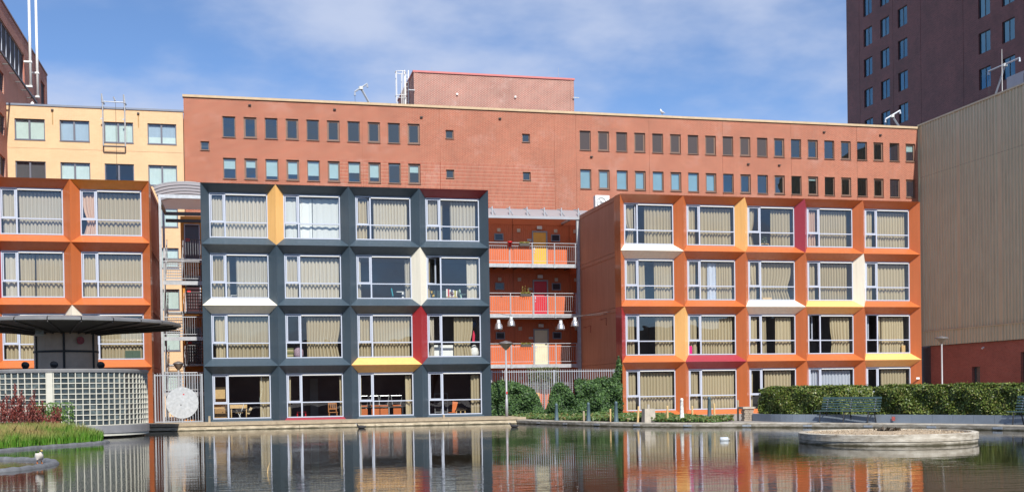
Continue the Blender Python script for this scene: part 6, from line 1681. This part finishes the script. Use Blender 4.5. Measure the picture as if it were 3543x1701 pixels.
for k, c_ in enumerate([(.75, .72, .68), (.45, .05, .06), (.75, .72, .68), (.05, .07, .2), (.75, .72, .68), (.4, .35, .05), (.75, .72, .68)]):
    box('throw_stripe', M('throw_%d' % k, c_, rough=.95), t, X + 1.15 + k * .085, X + 1.23 + k * .085, 1.44, 1.498, Z + .13, Z + .6 - .015 * k)
box('cushion', M('cushion_yellow', (.5, .33, .06), rough=.9), t, X + .38, X + .5, 1.4, 1.49, Z + .2, Z + .5, rot=(0, rad(-20), 0))
t = thing('side_stool', 'small pale wooden stool with a red flower in front of the sofa', 'stool', (X + 1.35, .9, Z - .25))
box('seat', WOOD, t, X + 1.08, X + 1.62, .85, 1.05, Z + .14, Z + .17)
for q in (1.08, 1.585): box('leg', WOOD, t, X + q, X + q + .035, .86, .9, Z - .27, Z + .138)
P = rng.normal(0, .05, (60, 3)) + np.array([X + 1.36, .95, Z + .3])
link('flower', leaf_mesh(P, np.tile([0., -1., .3], (60, 1)), .05, 'flower', Mleaf('flower_red', [(.25, .02, .03), (.4, .04, .05), (.05, .08, .03)])), t)
GC = M('pale_green_plastic', (.32, .5, .42), rough=.4)
t = thing('green_chair', 'pale green plastic chair right of the sofa', 'chair', (X + 1.95, 1.1, Z - .25))
box('backrest', GC, t, X + 1.78, X + 1.84, 1.0, 1.4, Z + .1, Z + .55, rot=(0, rad(-12), 0)); box('seat', GC, t, X + 1.8, X + 2.15, 1.0, 1.4, Z + .06, Z + .1); box('armrest', GC, t, X + 1.82, X + 2.12, .98, 1.02, Z + .28, Z + .31)
for q in (1.84, 2.1): rod('leg', GC, t, (X + q, 1.02, Z - .27), (X + q, 1.02, Z + .06), .018); rod('leg', GC, t, (X + q, 1.38, Z - .27), (X + q, 1.38, Z + .06), .018)
X, Y, Z = cell(0, 0, 2)
t = tag(MB().box(0, .3, 0, .03, 0, .02).box(0, .02, 0, .03, .02, .12).box(.28, .3, 0, .03, .02, .12).box(0, .3, 0, .03, .12, .14).build('photo_frame', WHITE, None, loc=(X + .93, .8, Z + .04)), 'small white frame on the sill of a third row charcoal window', 'frame')
# right block oddments
X, Y, Z = cell(XR, 1, 1)
t = tag(MB().box(-.1, .1, 0, .12, 0, .40).box(-.085, .085, .02, .1, .40, .42).build('pink_suitcase', M('hot_pink', (.75, .01, .22), rough=.4), None, loc=(X + .16, .62, Z + .06)), 'hot pink case standing on the sill of a second row orange block window', 'suitcase')
X, Y, Z = cell(XR, 2, 3)
t = thing('plant_table', 'small pale table with a leafy plant in a top row orange block window', 'table', (X + 1.3, .85, Z))
box('top', WOOD, t, X + .9, X + 1.38, .8, 1.0, Z + .17, Z + .2)
for q in (.9, 1.35): box('leg', WOOD, t, X + q, X + q + .03, .81, .84, Z - .2, Z + .168)
P = rng.normal(0, .09, (140, 3)) + np.array([X + 1.12, .9, Z + .38])
link('plant', leaf_mesh(P, np.tile([0., -1., .3], (140, 1)), .05, 'plant', Mleaf('house_plant', [(.03, .06, .02), (.10, .16, .06), (.45, .48, .46)])), t)
X, Y, Z = cell(XR, 4, 1)
t = tag(box('cardboard_box', WOOD, None, X + 2.28, X + 2.5, .62, .7, Z + .05, Z + .45), 'cardboard box on the sill of the last second row window', 'box')
X, Y, Z = cell(XR, 2, 2)
t = tag(box('cardboard_box', WOOD, None, X + .86, X + 1.42, .62, .72, Z + .05, Z + .17), 'low cardboard box on the sill of a third row orange block window', 'box')
X, Y, Z = cell(XLB, 2, 1)
t = tag(box('green_board', M('board_green', (.06, .10, .07), rough=.7), None, X + 1.85, X + 2.55, .62, .64, Z + .08, Z + .42), 'dark green board behind the window above the drum', 'board')
